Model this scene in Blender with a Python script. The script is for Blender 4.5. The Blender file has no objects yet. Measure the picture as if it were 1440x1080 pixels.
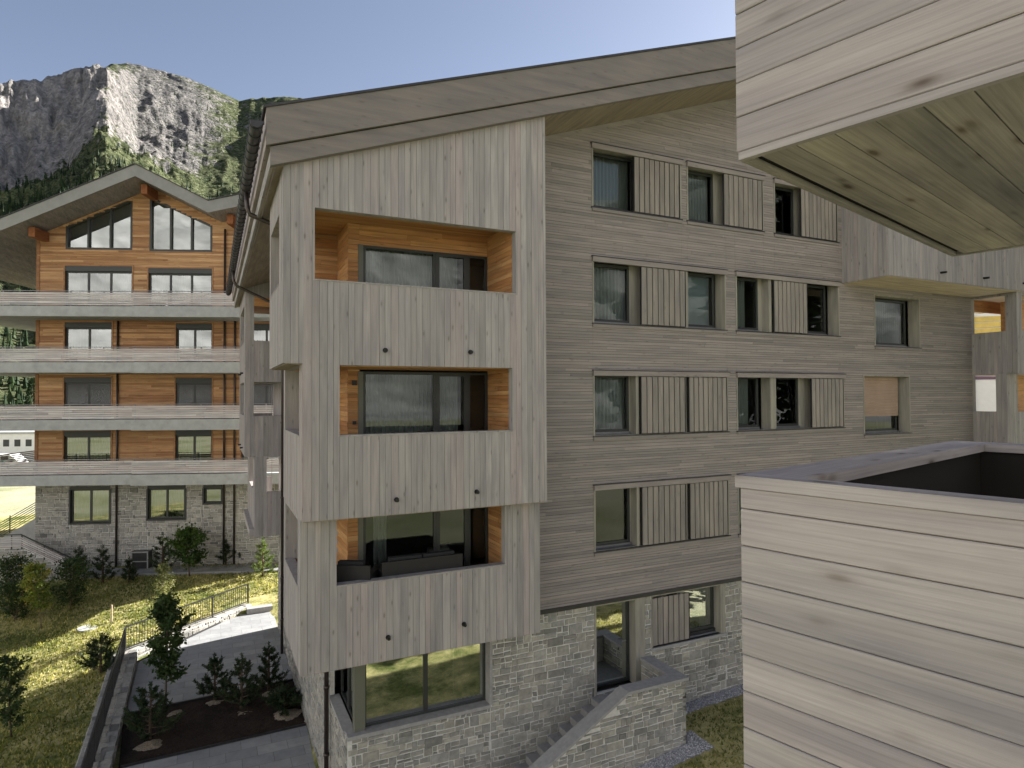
import bpy, math, random
import numpy as np
from mathutils import Vector, Matrix
random.seed(7); rng = np.random.default_rng(7)
sc = bpy.context.scene
col = sc.collection
Rr = random.uniform

# ------------------------------------------------------------------ mesh builder
class Frame:
    def __init__(s, o, U, N):
        s.o = Vector(o).to_3d(); s.U = Vector(U).to_3d().normalized(); s.N = Vector(N).to_3d().normalized()
        s.flip = s.U.cross(s.N).z < 0
    def p(s, u, w, z):
        v = s.o + s.U*u + s.N*w
        return (v.x, v.y, v.z+z)
W0 = Frame((0,0,0),(1,0,0),(0,1,0))

class MB:
    def __init__(s): s.v=[]; s.f=[]; s.t=[]; s.m=[]
    def face(s, pts, tint=.5, mi=0, flip=False):
        n=len(s.v); s.v+= [tuple(p) for p in pts]
        ix=list(range(n,n+len(pts)))
        if flip: ix.reverse()
        s.f.append(ix); s.t.append(tint); s.m.append(mi)
    def box(s, F, u0,u1,w0,w1,z0,z1,tint=.5,mi=0,zt=None,zb=None,nob=False):
        # zt: (top z at u0, top z at u1)
        za,zb_ = zt if zt else (z1,z1)
        ya,yb = zb if zb else (z0,z0)
        P=[F.p(u0,w0,ya),F.p(u1,w0,yb),F.p(u1,w1,yb),F.p(u0,w1,ya),F.p(u0,w0,za),F.p(u1,w0,zb_),F.p(u1,w1,zb_),F.p(u0,w1,za)]
        n=len(s.v); s.v+=P
        Q=[(4,5,6,7),(2,3,7,6),(1,2,6,5),(3,0,4,7),(0,3,2,1)]
        if not nob: Q.append((0,1,5,4))
        for q in Q:
            q=[n+i for i in q]
            if F.flip: q.reverse()
            s.f.append(q); s.t.append(tint); s.m.append(mi)
    def tube(s, pts, rad, sides=8, tint=.5, mi=0, cap=True):
        pts=[Vector(p) for p in pts]; k=len(pts)
        rads = rad if isinstance(rad,(list,tuple)) else [rad]*k
        n=len(s.v)
        for i,p in enumerate(pts):
            d=(pts[min(i+1,k-1)]-pts[max(i-1,0)]).normalized()
            a=d.cross(Vector((0,0,1)));
            if a.length<.05: a=d.cross(Vector((1,0,0)))
            a.normalize(); b=d.cross(a)
            for j in range(sides):
                t=2*math.pi*j/sides; q=p+(a*math.cos(t)+b*math.sin(t))*rads[i]
                s.v.append((q.x,q.y,q.z))
        for i in range(k-1):
            for j in range(sides):
                j2=(j+1)%sides
                s.f.append([n+i*sides+j,n+(i+1)*sides+j,n+(i+1)*sides+j2,n+i*sides+j2]); s.t.append(tint); s.m.append(mi)
        if cap:
            s.f.append([n+j for j in range(sides)]); s.t.append(tint); s.m.append(mi)
            s.f.append([n+(k-1)*sides+j for j in reversed(range(sides))]); s.t.append(tint); s.m.append(mi)
    def rects(s, u0,u1,z0,z1,holes):
        us=sorted({u0,u1,*[min(max(h[i],u0),u1) for h in holes for i in (0,1)]})
        out=[]
        for a,b in zip(us,us[1:]):
            if b-a<1e-4: continue
            m=(a+b)/2; hs=sorted([(max(h[2],z0),min(h[3],z1)) for h in holes if h[0]<m<h[1] and h[2]<z1 and h[3]>z0])
            z=z0
            for c,d in hs:
                if c>z+1e-4: out.append((a,b,z,c))
                z=max(z,d)
            if z<z1-1e-4: out.append((a,b,z,z1))
        return out
    def build(s, name, mats, parent=None, smooth=False):
        me=bpy.data.meshes.new(name)
        off=Vector((0,0,0)); p=parent
        while p: off+=p.location; p=p.parent
        vs=[(v[0]-off.x,v[1]-off.y,v[2]-off.z) for v in s.v]
        me.from_pydata(vs,[],s.f)
        if not isinstance(mats,(list,tuple)): mats=[mats]
        for m in mats: me.materials.append(m)
        if any(s.m): me.polygons.foreach_set('material_index',s.m)
        at=me.attributes.new('tint','FLOAT','FACE'); at.data.foreach_set('value',s.t)
        if smooth: me.polygons.foreach_set('use_smooth',[True]*len(s.f))
        me.update()
        o=bpy.data.objects.new(name,me); col.objects.link(o)
        if parent: o.parent=parent
        return o

def tag(o,label=None,cat=None,group=None,kind=None):
    if label: o['label']=label
    if cat: o['category']=cat
    if group: o['group']=group
    if kind: o['kind']=kind
    return o
def thing(name,loc,label,cat,group=None):
    o=bpy.data.objects.new(name,None); o.empty_display_size=.3; o.location=loc; col.objects.link(o)
    return tag(o,label,cat,group)
def copy_tree(o,parent=None):
    c=o.copy(); col.objects.link(c)
    if parent: c.parent=parent
    for ch in o.children: copy_tree(ch,c)
    return c

# ------------------------------------------------------------------ materials
class NT:
    def __init__(s,name):
        s.m=bpy.data.materials.new(name); s.m.use_nodes=True; s.n=s.m.node_tree.nodes; s.l=s.m.node_tree.links
        s.n.clear(); s.out=s.n.new('ShaderNodeOutputMaterial')
    def new(s,t,**k):
        x=s.n.new(t)
        for a,b in k.items():
            if a.startswith('i_'): x.inputs[a[2:].replace('_',' ')].default_value=b
            else: setattr(x,a,b)
        return x
    def link(s,a,b): s.l.new(a,b)
    def coords(s,scale):
        tc=s.new('ShaderNodeTexCoord'); mp=s.new('ShaderNodeMapping'); mp.inputs['Scale'].default_value=scale
        s.link(tc.outputs['Object'],mp.inputs['Vector']); return mp.outputs[0]
    def noise(s,vec,scale,detail=4,rough=.55,dist=0.):
        x=s.new('ShaderNodeTexNoise'); s.link(vec,x.inputs['Vector']); x.inputs['Scale'].default_value=scale
        x.inputs['Detail'].default_value=detail; x.inputs['Roughness'].default_value=rough; x.inputs['Distortion'].default_value=dist
        return x.outputs['Fac']
    def ramp(s,fac,stops,interp='LINEAR'):
        x=s.new('ShaderNodeValToRGB'); x.color_ramp.interpolation=interp
        e=x.color_ramp.elements
        while len(e)<len(stops): e.new(.5)
        for i,(p,c) in enumerate(stops):
            e[i].position=p; e[i].color=(*c,1) if len(c)==3 else c
        s.link(fac,x.inputs[0]); return x.outputs[0]
    def mix(s,a,b,fac,mode='MIX'):
        x=s.new('ShaderNodeMix',data_type='RGBA',blend_type=mode)
        for sock,val in ((x.inputs[0],fac),(x.inputs[6],a),(x.inputs[7],b)):
            if hasattr(val,'is_linked') or isinstance(val,bpy.types.NodeSocket): s.link(val,sock)
            else: sock.default_value = val if not isinstance(val,tuple) or len(val)==4 else (*val,1)
        return x.outputs[2]
    def math(s,op,a,b=0.):
        x=s.new('ShaderNodeMath',operation=op)
        for i,v in enumerate((a,b)):
            if isinstance(v,bpy.types.NodeSocket): s.link(v,x.inputs[i])
            else: x.inputs[i].default_value=v
        return x.outputs[0]
    def attr(s,name='tint'):
        x=s.new('ShaderNodeAttribute'); x.attribute_name=name; return x.outputs['Fac']
    def bsdf(s,colr,rough=.7,bump=None,bstr=.3,bdist=.01,spec=.3,metal=0.):
        b=s.new('ShaderNodeBsdfPrincipled')
        if isinstance(colr,bpy.types.NodeSocket): s.link(colr,b.inputs['Base Color'])
        else: b.inputs['Base Color'].default_value=(*colr,1)
        if isinstance(rough,bpy.types.NodeSocket): s.link(rough,b.inputs['Roughness'])
        else: b.inputs['Roughness'].default_value=rough
        b.inputs['Specular IOR Level'].default_value=spec; b.inputs['Metallic'].default_value=metal
        if bump is not None:
            bp=s.new('ShaderNodeBump'); bp.inputs['Strength'].default_value=bstr; bp.inputs['Distance'].default_value=bdist
            s.link(bump,bp.inputs['Height']); s.link(bp.outputs[0],b.inputs['Normal'])
        s.link(b.outputs[0],s.out.inputs[0]); return b

def wood(name, axis, tones, grain=.25, knots=.5, rough=.75, scale=1., rot=None, weather=.25, fine=0.):
    """boards: per-board tint from the mesh, grain stretched along axis, scattered knots, broad weathering"""
    t=NT(name); st=[30*scale]*3; st[axis]=1.1*scale
    tc=t.new('ShaderNodeTexCoord'); src=tc.outputs['Object']
    if rot is not None:
        m0=t.new('ShaderNodeMapping'); m0.inputs['Rotation'].default_value=(0,0,rot); t.link(src,m0.inputs[0]); src=m0.outputs[0]
    tint=t.attr()
    # offset every board so the grain does not run on
    cmb=t.new('ShaderNodeCombineXYZ'); o=t.math('MULTIPLY',tint,37.3)
    for i in range(3): t.link(o,cmb.inputs[i])
    add=t.new('ShaderNodeVectorMath',operation='ADD'); t.link(src,add.inputs[0]); t.link(cmb.outputs[0],add.inputs[1])
    mp=t.new('ShaderNodeMapping'); mp.inputs['Scale'].default_value=st; t.link(add.outputs[0],mp.inputs[0])
    g=t.noise(mp.outputs[0],1.0,5,.6,.6)
    mp2=t.new('ShaderNodeMapping'); s2=[7*scale]*3; s2[axis]=.9*scale; mp2.inputs['Scale'].default_value=s2; t.link(add.outputs[0],mp2.inputs[0])
    g2=t.noise(mp2.outputs[0],1.,3,.5)
    base=t.ramp(tint,[(i/(len(tones)-1),c) for i,c in enumerate(tones)])
    gr=t.ramp(g,[(.25,(1-grain,)*3),(.7,(1+grain*.45,)*3)])
    c=t.mix(base,gr,1.,'MULTIPLY')
    gw=t.ramp(g2,[(.3,(1-weather,1-weather,1-weather*.85)),(.65,(1.08,1.07,1.05))])
    c=t.mix(c,gw,1.,'MULTIPLY')
    if knots:
        mk=t.new('ShaderNodeMapping'); s3=[6.5*scale]*3; s3[axis]=2.2*scale; mk.inputs['Scale'].default_value=s3; t.link(add.outputs[0],mk.inputs[0])
        v=t.new('ShaderNodeTexVoronoi',feature='F1'); t.link(mk.outputs[0],v.inputs['Vector']); v.inputs['Scale'].default_value=1.
        k=t.ramp(v.outputs['Distance'],[(.06,(1-knots,1-knots*1.05,1-knots*1.1)),(.13,(1-.3*knots,)*3),(.22,(1,1,1))])
        c=t.mix(c,k,1.,'MULTIPLY')
    if fine:
        mf=t.new('ShaderNodeMapping'); s4=[190.]*3; s4[axis]=3.; mf.inputs['Scale'].default_value=s4; t.link(add.outputs[0],mf.inputs[0])
        f1=t.noise(mf.outputs[0],1.,6,.7,.5)
        mw=t.new('ShaderNodeMapping'); s5=[26.]*3; s5[axis]=.75; mw.inputs['Scale'].default_value=s5; t.link(add.outputs[0],mw.inputs[0])
        wv=t.new('ShaderNodeTexWave',wave_type='RINGS',rings_direction='SPHERICAL'); t.link(mw.outputs[0],wv.inputs[0]); wv.inputs['Scale'].default_value=.55; wv.inputs['Distortion'].default_value=7.; wv.inputs['Detail'].default_value=3; wv.inputs['Detail Scale'].default_value=.8
        c=t.mix(c,t.ramp(f1,[(.3,(1-fine,)*3),(.68,(1+fine*.45,)*3)]),1.,'MULTIPLY')
        c=t.mix(c,t.ramp(wv.outputs['Fac'],[(.0,(1-fine*.42,)*3),(.5,(1.03,)*3)]),1.,'MULTIPLY')
        mv=t.new('ShaderNodeMapping'); s6=[16.]*3; s6[axis]=5.5; mv.inputs['Scale'].default_value=s6; t.link(add.outputs[0],mv.inputs[0])
        vk=t.new('ShaderNodeTexVoronoi',feature='F1'); t.link(mv.outputs[0],vk.inputs['Vector']); vk.inputs['Scale'].default_value=.42
        c=t.mix(c,t.ramp(vk.outputs['Distance'],[(.06,(.36,.30,.26)),(.10,(.62,.57,.53)),(.17,(.90,.89,.88)),(.27,(1,1,1))]),1.,'MULTIPLY')
        g=t.math('ADD',g,f1)
    t.bsdf(c,rough,g,.25,.004,.25); return t.m

GREY=[(0.272, 0.259, 0.25), (0.316, 0.3, 0.295), (0.283, 0.271, 0.262), (0.344, 0.314, 0.306), (0.323, 0.308, 0.3), (0.358, 0.316, 0.307), (0.3, 0.285, 0.278), (0.358, 0.339, 0.328)]
M={}
M['clad_v']=wood('grey_boards_vertical',2,GREY,grain=.17,knots=.4,weather=.2)
M['clad_h']=wood('grey_boards_horizontal',0,[(.208,.189,.178),(.285,.259,.245),(.241,.22,.208),(.311,.275,.26),(.262,.239,.226)],grain=.13,knots=.25,weather=.14)
M['clad_y']=wood('grey_boards_depth',1,GREY)
M['shutter']=wood('shutter_slats',2,[(.245,.225,.20),(.282,.255,.228),(.262,.242,.216),(.292,.262,.235)],grain=.12,knots=.25)
M['jamb']=wood('window_lining_timber',2,[(.27,.26,.22),(.31,.295,.25)],grain=.12,knots=0)
M['fascia']=wood('roof_fascia_board',0,[(.18,.164,.156),(.19,.172,.163),(.20,.18,.17)],grain=.12,knots=.2,weather=.16)
M['soffit']=wood('roof_soffit_board',1,[(.27,.23,.175),(.31,.262,.2),(.29,.245,.185)],grain=.2,knots=.4)
M['soffit_tan']=wood('bay_soffit_board',0,[(.52,.44,.33),(.56,.47,.35)],grain=.12,knots=.2)
M['larch_h']=wood('larch_boards_along',0,[(.42,.205,.08),(.54,.30,.125),(.46,.235,.09),(.38,.175,.065),(.58,.345,.155)],grain=.3,knots=.4,rough=.6)
M['larch_y']=wood('larch_boards_depth',1,[(.42,.205,.08),(.54,.30,.125),(.46,.235,.09),(.38,.175,.065),(.58,.345,.155)],grain=.3,knots=.4,rough=.6)
ANG=math.radians(-21)
M['chalet_wood']=wood('chalet_larch_boards',0,[(.36,.18,.085),(.54,.32,.155),(.43,.235,.11),(.31,.155,.075),(.60,.38,.20),(.40,.21,.10)],grain=.3,knots=.3,rot=-ANG)
M['silver']=wood('silvered_slats',0,[(.42,.40,.39),(.60,.58,.565),(.50,.44,.42),(.62,.605,.595),(.46,.435,.425)],grain=.22,knots=0,rot=-ANG)
M['beam']=wood('purlin_timber',1,[(.26,.10,.04),(.30,.12,.05)],knots=.3)
FG=[(0.313, 0.291, 0.285), (0.343, 0.317, 0.312), (0.292, 0.274, 0.272), (0.352, 0.32, 0.313), (0.327, 0.302, 0.299)]
FGA=math.atan2(-.96525,.26134)
M['near_f']=wood('near_boards_front',0,FG,grain=.14,knots=.16,rot=-FGA,weather=.28,fine=.13)
M['near_g']=wood('near_boards_side',1,FG,grain=.14,knots=.16,rot=-FGA,weather=.28,fine=.13)
M['near_soffit']=wood('near_soffit_boards',1,[(.36,.333,.295),(.30,.28,.25),(.405,.37,.322)],grain=.22,knots=.5,rot=-FGA,weather=.4,fine=.17)
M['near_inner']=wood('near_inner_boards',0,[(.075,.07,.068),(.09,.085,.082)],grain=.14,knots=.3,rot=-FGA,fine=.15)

def plain(name,c,rough=.6,spec=.3,metal=0.,nz=.0,ns=8.,bump=0.):
    t=NT(name)
    if nz or bump:
        v=t.coords((1,1,1)); n=t.noise(v,ns,6,.6)
        cc=t.ramp(n,[(.3,tuple(x*(1-nz) for x in c)),(.7,tuple(min(1,x*(1+nz)) for x in c))])
        t.bsdf(cc,rough,n if bump else None,bump,.02,spec,metal)
    else: t.bsdf(c,rough,None,spec=spec,metal=metal)
    return t.m
M['frame']=plain('dark_window_frame',(.030,.033,.032),.45,.4)
M['frame_grey']=plain('olive_window_frame',(.115,.118,.095),.5,.4)
M['metal_dark']=plain('dark_sheet_metal',(.05,.05,.053),.4,.5,.6,.15,3)
M['sill_metal']=plain('grey_sill_metal',(.17,.17,.175),.4,.5,.5,.1,3)
M['pipe']=plain('brown_downpipe',(.055,.043,.04),.35,.5,.5)
M['black']=plain('black_fitting',(.012,.012,.013),.4)
M['gap']=plain('gap_backing',(.02,.018,.016),.9,.1)
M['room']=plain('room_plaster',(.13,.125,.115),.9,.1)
M['roof_slate']=plain('roof_slate',(.045,.045,.05),.6,.3,0,.3,4,.2)
M['concrete']=plain('balcony_concrete',(.36,.37,.365),.85,.2,0,.14,2.5,.1)
M['coping']=plain('stone_coping',(.29,.285,.28),.8,.2,0,.14,9,.12)
M['blind_dark']=plain('grey_roller_blind',(.048,.05,.052),.5,.3)
M['cushion']=plain('charcoal_cushion',(.03,.031,.034),.9,.1,0,.2,40,.1)
M['rattan']=plain('dark_rattan',(.018,.017,.017),.6,.3,0,.3,90,.3)
M['throw']=plain('pale_cushion_fabric',(.55,.54,.5),.9,.1)
M['white']=plain('white_paint',(.75,.75,.73),.6,.3,0,.04,2)
M['bark']=plain('bark',(.10,.075,.055),.9,.1,0,.4,14,.4)
M['twig']=plain('twig_wood',(.16,.12,.08),.9,.1,0,.3,20,.2)
M['stake']=plain('planting_stake',(.40,.32,.22),.8,.2,0,.2,20)

def blind_mat():
    t=NT('brown_slatted_blind'); v=t.coords((1,1,1)); w=t.new('ShaderNodeTexWave',wave_type='BANDS',bands_direction='Z'); t.link(v,w.inputs[0]); w.inputs['Scale'].default_value=3.2
    n=t.noise(v,2,3); c=t.ramp(n,[(.3,(.30,.21,.155)),(.7,(.35,.25,.19))]); t.bsdf(c,.6,w.outputs['Fac'],.5,.02); return t.m
M['blind']=blind_mat()

def glass(name,ior,tintc):
    t=NT(name); fr=t.new('ShaderNodeFresnel'); fr.inputs['IOR'].default_value=ior
    tr=t.new('ShaderNodeBsdfTransparent'); tr.inputs[0].default_value=(*tintc,1)
    gl=t.new('ShaderNodeBsdfGlossy'); gl.inputs['Roughness'].default_value=.0; gl.inputs['Color'].default_value=(.95,1,.98,1)
    v=t.coords((1,1,1)); n=t.noise(v,.9,1); bp=t.new('ShaderNodeBump'); bp.inputs['Strength'].default_value=.02; bp.inputs['Distance'].default_value=.05
    t.link(n,bp.inputs['Height']); t.link(bp.outputs[0],gl.inputs['Normal'])
    mx=t.new('ShaderNodeMixShader'); t.link(fr.outputs[0],mx.inputs[0]); t.link(tr.outputs[0],mx.inputs[1]); t.link(gl.outputs[0],mx.inputs[2]); t.link(mx.outputs[0],t.out.inputs[0])
    return t.m
M['glass']=glass('window_glass',1.62,(.62,.68,.66))
M['glass_r']=glass('reflective_glass',6.5,(.5,.56,.52))
M['glass_c']=glass('chalet_glass',2.9,(.5,.56,.53))

def curtain_mat(name,c):
    t=NT(name); d=t.new('ShaderNodeBsdfDiffuse'); d.inputs[0].default_value=(*c,1)
    tl=t.new('ShaderNodeBsdfTranslucent'); tl.inputs[0].default_value=(*c,1)
    mx=t.new('ShaderNodeMixShader'); mx.inputs[0].default_value=.35; t.link(d.outputs[0],mx.inputs[1]); t.link(tl.outputs[0],mx.inputs[2]); t.link(mx.outputs[0],t.out.inputs[0]); return t.m
M['curtain']=curtain_mat('white_curtain',(.50,.51,.49))
M['curtain_b']=curtain_mat('pale_roller_blind',(.42,.48,.50))

def stone_mat(name,stops,mort):
    t=NT(name); v=t.coords((1,1,1)); tint=t.attr()
    c=t.ramp(tint,stops); n=t.noise(v,9,8,.65); n2=t.noise(v,1.2,3)
    c=t.mix(c,t.ramp(n,[(.25,(.68,.68,.66)),(.75,(1.22,1.2,1.16))]),1.,'MULTIPLY')
    c=t.mix(c,t.ramp(n2,[(.3,(.85,.86,.84)),(.7,(1.1,1.08,1.03))]),1.,'MULTIPLY')
    t.bsdf(c,.85,n,.7,.03,.2); 
    return t.m, plain(name+'_mortar',mort,.9,.1,0,.14,12,.3)
M['stone'],M['mortar']=stone_mat('quartzite_masonry',[(0,(.20,.20,.195)),(.25,(.33,.32,.30)),(.45,(.245,.248,.25)),(.7,(.40,.388,.355)),(.85,(.28,.28,.275)),(1,(.35,.35,.345))],(.54,.53,.50))
M['stone2'],M['mortar2']=stone_mat('chalet_masonry',[(0,(.17,.17,.17)),(.3,(.36,.35,.335)),(.6,(.26,.26,.26)),(.8,(.41,.40,.38)),(1,(.31,.31,.305))],(.52,.51,.49))

def ground_mats():
    t=NT('lawn_grass'); v=t.coords((1,1,1)); a=t.noise(v,.55,5,.65,.4); b=t.noise(v,6,6,.7); c=t.noise(v,38,3,.6)
    g=t.ramp(b,[(.3,(.055,.08,.024)),(.52,(.12,.145,.045)),(.72,(.24,.23,.085))])
    d=t.ramp(b,[(.3,(.30,.275,.115)),(.55,(.45,.40,.19)),(.75,(.56,.49,.28))])
    k=t.ramp(a,[(.40,(0,0,0)),(.58,(1,1,1))])
    m=t.mix(g,d,k); m=t.mix(m,t.ramp(c,[(.3,(.75,.77,.7)),(.7,(1.25,1.23,1.2))]),1.,'MULTIPLY')
    h=t.math('ADD',b,c); t.bsdf(m,.95,h,.6,.04,.05); M['lawn']=t.m
    t=NT('dry_meadow'); v=t.coords((1,1,1)); a=t.noise(v,.09,6,.65,.4); b=t.noise(v,4,6,.7)
    c=t.ramp(a,[(.35,(.20,.215,.11)),(.5,(.30,.30,.20)),(.65,(.36,.345,.26))]); c=t.mix(c,t.ramp(b,[(.3,(.7,.7,.65)),(.7,(1.2,1.2,1.15))]),1.,'MULTIPLY'); t.bsdf(c,.95,b,.8,.08,.05); M['meadow']=t.m
    t=NT('paving_slabs'); v=t.coords((1,1,1)); br=t.new('ShaderNodeTexBrick'); t.link(v,br.inputs['Vector']); br.offset=.5
    br.inputs['Scale'].default_value=1.; br.inputs['Brick Width'].default_value=.8; br.inputs['Row Height'].default_value=.5; br.inputs['Mortar Size'].default_value=.008
    br.inputs['Color1'].default_value=(.235,.24,.245,1); br.inputs['Color2'].default_value=(.32,.322,.32,1); br.inputs['Mortar'].default_value=(.16,.16,.155,1); br.inputs['Bias'].default_value=-.1
    n=t.noise(v,3,6,.6); c=t.mix(br.outputs['Color'],t.ramp(n,[(.3,(.84,.84,.85)),(.7,(1.1,1.1,1.08))]),1.,'MULTIPLY'); t.bsdf(c,.7,br.outputs['Fac'],-.4,.01,.3); M['paving']=t.m
    t=NT('mulch_soil'); v=t.coords((1,1,1)); n=t.noise(v,22,8,.7); n2=t.noise(v,2.,3); c=t.ramp(n,[(.3,(.020,.016,.013)),(.6,(.05,.04,.034)),(.8,(.085,.068,.056))]); c=t.mix(c,t.ramp(n2,[(.3,(.8,.8,.8)),(.7,(1.2,1.15,1.1))]),1.,'MULTIPLY'); t.bsdf(c,.95,n,1.,.06,.05); M['mulch']=t.m
    M['chips']=plain('pale_bark_chips',(.24,.20,.15),.95,.1,0,.55,30,1.)
    M['gravel']=plain('grey_gravel',(.30,.30,.315),.9,.1,0,.45,34,1.)
    M['road']=plain('pale_gravel_road',(.46,.44,.41),.9,.1,0,.12,.6,.2)
ground_mats()

def leaf_mat(name,stops,trans=.35):
    t=NT(name); tint=t.attr(); v=t.coords((1,1,1)); n=t.noise(v,3.,3); c=t.ramp(tint,stops)
    c=t.mix(c,t.ramp(n,[(.3,(.75,.78,.75)),(.7,(1.25,1.2,1.1))]),1.,'MULTIPLY')
    b=t.new('ShaderNodeBsdfPrincipled'); t.link(c,b.inputs['Base Color']); b.inputs['Roughness'].default_value=.55; b.inputs['Specular IOR Level'].default_value=.05 if name=='forest_needles' else .25
    tl=t.new('ShaderNodeBsdfTranslucent'); t.link(t.mix(c,(1.3,1.4,.7,1),1.,'MULTIPLY'),tl.inputs[0])
    mx=t.new('ShaderNodeMixShader'); mx.inputs[0].default_value=trans; t.link(b.outputs[0],mx.inputs[1]); t.link(tl.outputs[0],mx.inputs[2]); t.link(mx.outputs[0],t.out.inputs[0]); return t.m
M['leaf']=leaf_mat('green_leaves',[(0,(.025,.05,.014)),(.5,(.045,.085,.022)),(1,(.08,.125,.03))])
M['leaf_dark']=leaf_mat('dark_leaves',[(0,(.020,.038,.013)),(.5,(.034,.062,.02)),(1,(.06,.09,.026))],.2)
M['leaf_pale']=leaf_mat('pale_leaves',[(0,(.10,.115,.05)),(.5,(.17,.18,.085)),(1,(.26,.25,.14))],.35)
M['leaf_yellow']=leaf_mat('yellow_green_leaves',[(0,(.05,.085,.02)),(.4,(.12,.16,.035)),(.9,(.27,.27,.06)),(1,(.34,.22,.08))],.4)
M['needle']=leaf_mat('pine_needles',[(0,(.014,.026,.012)),(.5,(.026,.045,.02)),(1,(.05,.072,.03))],.1)
M['needle_l']=leaf_mat('light_needles',[(0,(.07,.11,.03)),(.5,(.13,.18,.05)),(1,(.2,.25,.08))],.3)
M['forest']=leaf_mat('forest_needles',[(0,(.012,.022,.011)),(.5,(.020,.036,.016)),(1,(.038,.056,.022))],.05)
M['grass']=leaf_mat('grass_blades',[(0,(.08,.10,.03)),(.5,(.21,.21,.075)),(1,(.52,.45,.23))],.4)
# ================================================================== GREY APARTMENT BUILDING
XR=15.7
def mir(x): return x if x<=XR else 2*XR-x
def zs(x): return 3.87+.352*mir(x)      # soffit
def zm(x): return 4.24+.349*mir(x)
def ztp(x): return 4.915+.351*mir(x)
YB=31.0; YW=13.88
FW=Frame((0,YW,0),(1,0,0),(0,-1,0))
apt=thing('apartment_building',(14,20,-9.5),'large grey timber-clad apartment building with recessed loggias and stone ground floor','apartment building')

def planks_v(mb,F,u0,u1,z0,zt,holes,w0=0.,th=.022,wmin=.105,wmax=.17,gap=.006,mi=0):
    """upright boards; zt is a number or a function of u"""
    f=zt if callable(zt) else (lambda x:zt)
    u=u0
    while u<u1-1e-3:
        b=min(u+Rr(wmin,wmax),u1)
        if u1-b<.06: b=u1
        t=random.random(); d=th*Rr(.75,1.1)
        zmax=max(f(u),f(b))
        for (a,c,p,q) in mb.rects(u,b,z0,zmax,holes):
            ga=gap if abs(c-b)<1e-3 and b<u1-1e-3 else 0
            top=abs(q-zmax)<1e-3
            # occasional butt joint
            mb.box(F,a,c-ga,w0,w0+d,p,q,t,mi,zt=(f(a),f(c)) if top else None)
        u=b
def planks_h(mb,F,u0f,u1f,z0,z1,holes,w0=0.,th=.02,row=.075,gap=.007,mi=0,lmin=2.6,lmax=5.2,jit=.2):
    z=z0
    while z<z1-.01:
        b=min(z+row*Rr(1-jit,1+jit),z1)
        a0=u0f(b) if callable(u0f) else u0f; a1=u1f(b) if callable(u1f) else u1f
        u=a0; first=True
        while u<a1-1e-3:
            e=u+Rr(lmin,lmax)*(random.random() if first else 1); first=False
            if e<u+.3: e=u+.3
            e=min(e,a1); t=random.random(); d=th*Rr(.6,1.15)
            if a1-e<.3: e=a1
            for (p,q,c,dd) in mb.rects(u,e,z,b,holes):
                mb.box(F,p,q-(.002 if q<a1-1e-3 else 0),w0,w0+d,c,dd-gap if abs(dd-b)<1e-3 else dd,t,mi,nob=True)
            u=e
        z=b
def backing(mb,F,u0,u1,z0,zt,holes,w=-.03,th=.02,mi=0):
    f=zt if callable(zt) else (lambda x:zt)
    zmax=max(f(u0),f(u1),f((u0+u1)/2))
    hs=list(holes)
    for (a,c,p,q) in mb.rects(u0,u1,z0,zmax,hs+[((u0+u1)/2,(u0+u1)/2+1e-9,1e5,1e5+1)]):
        top=abs(q-zmax)<1e-3
        n=1 if not (top and callable(zt)) else 6
        for i in range(n):
            x0=a+(c-a)*i/n; x1=a+(c-a)*(i+1)/n
            mb.box(F,x0,x1,w-th,w,p,q,.5,mi,zt=(max(p,f(x0)),max(p,f(x1))) if top else None)
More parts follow.
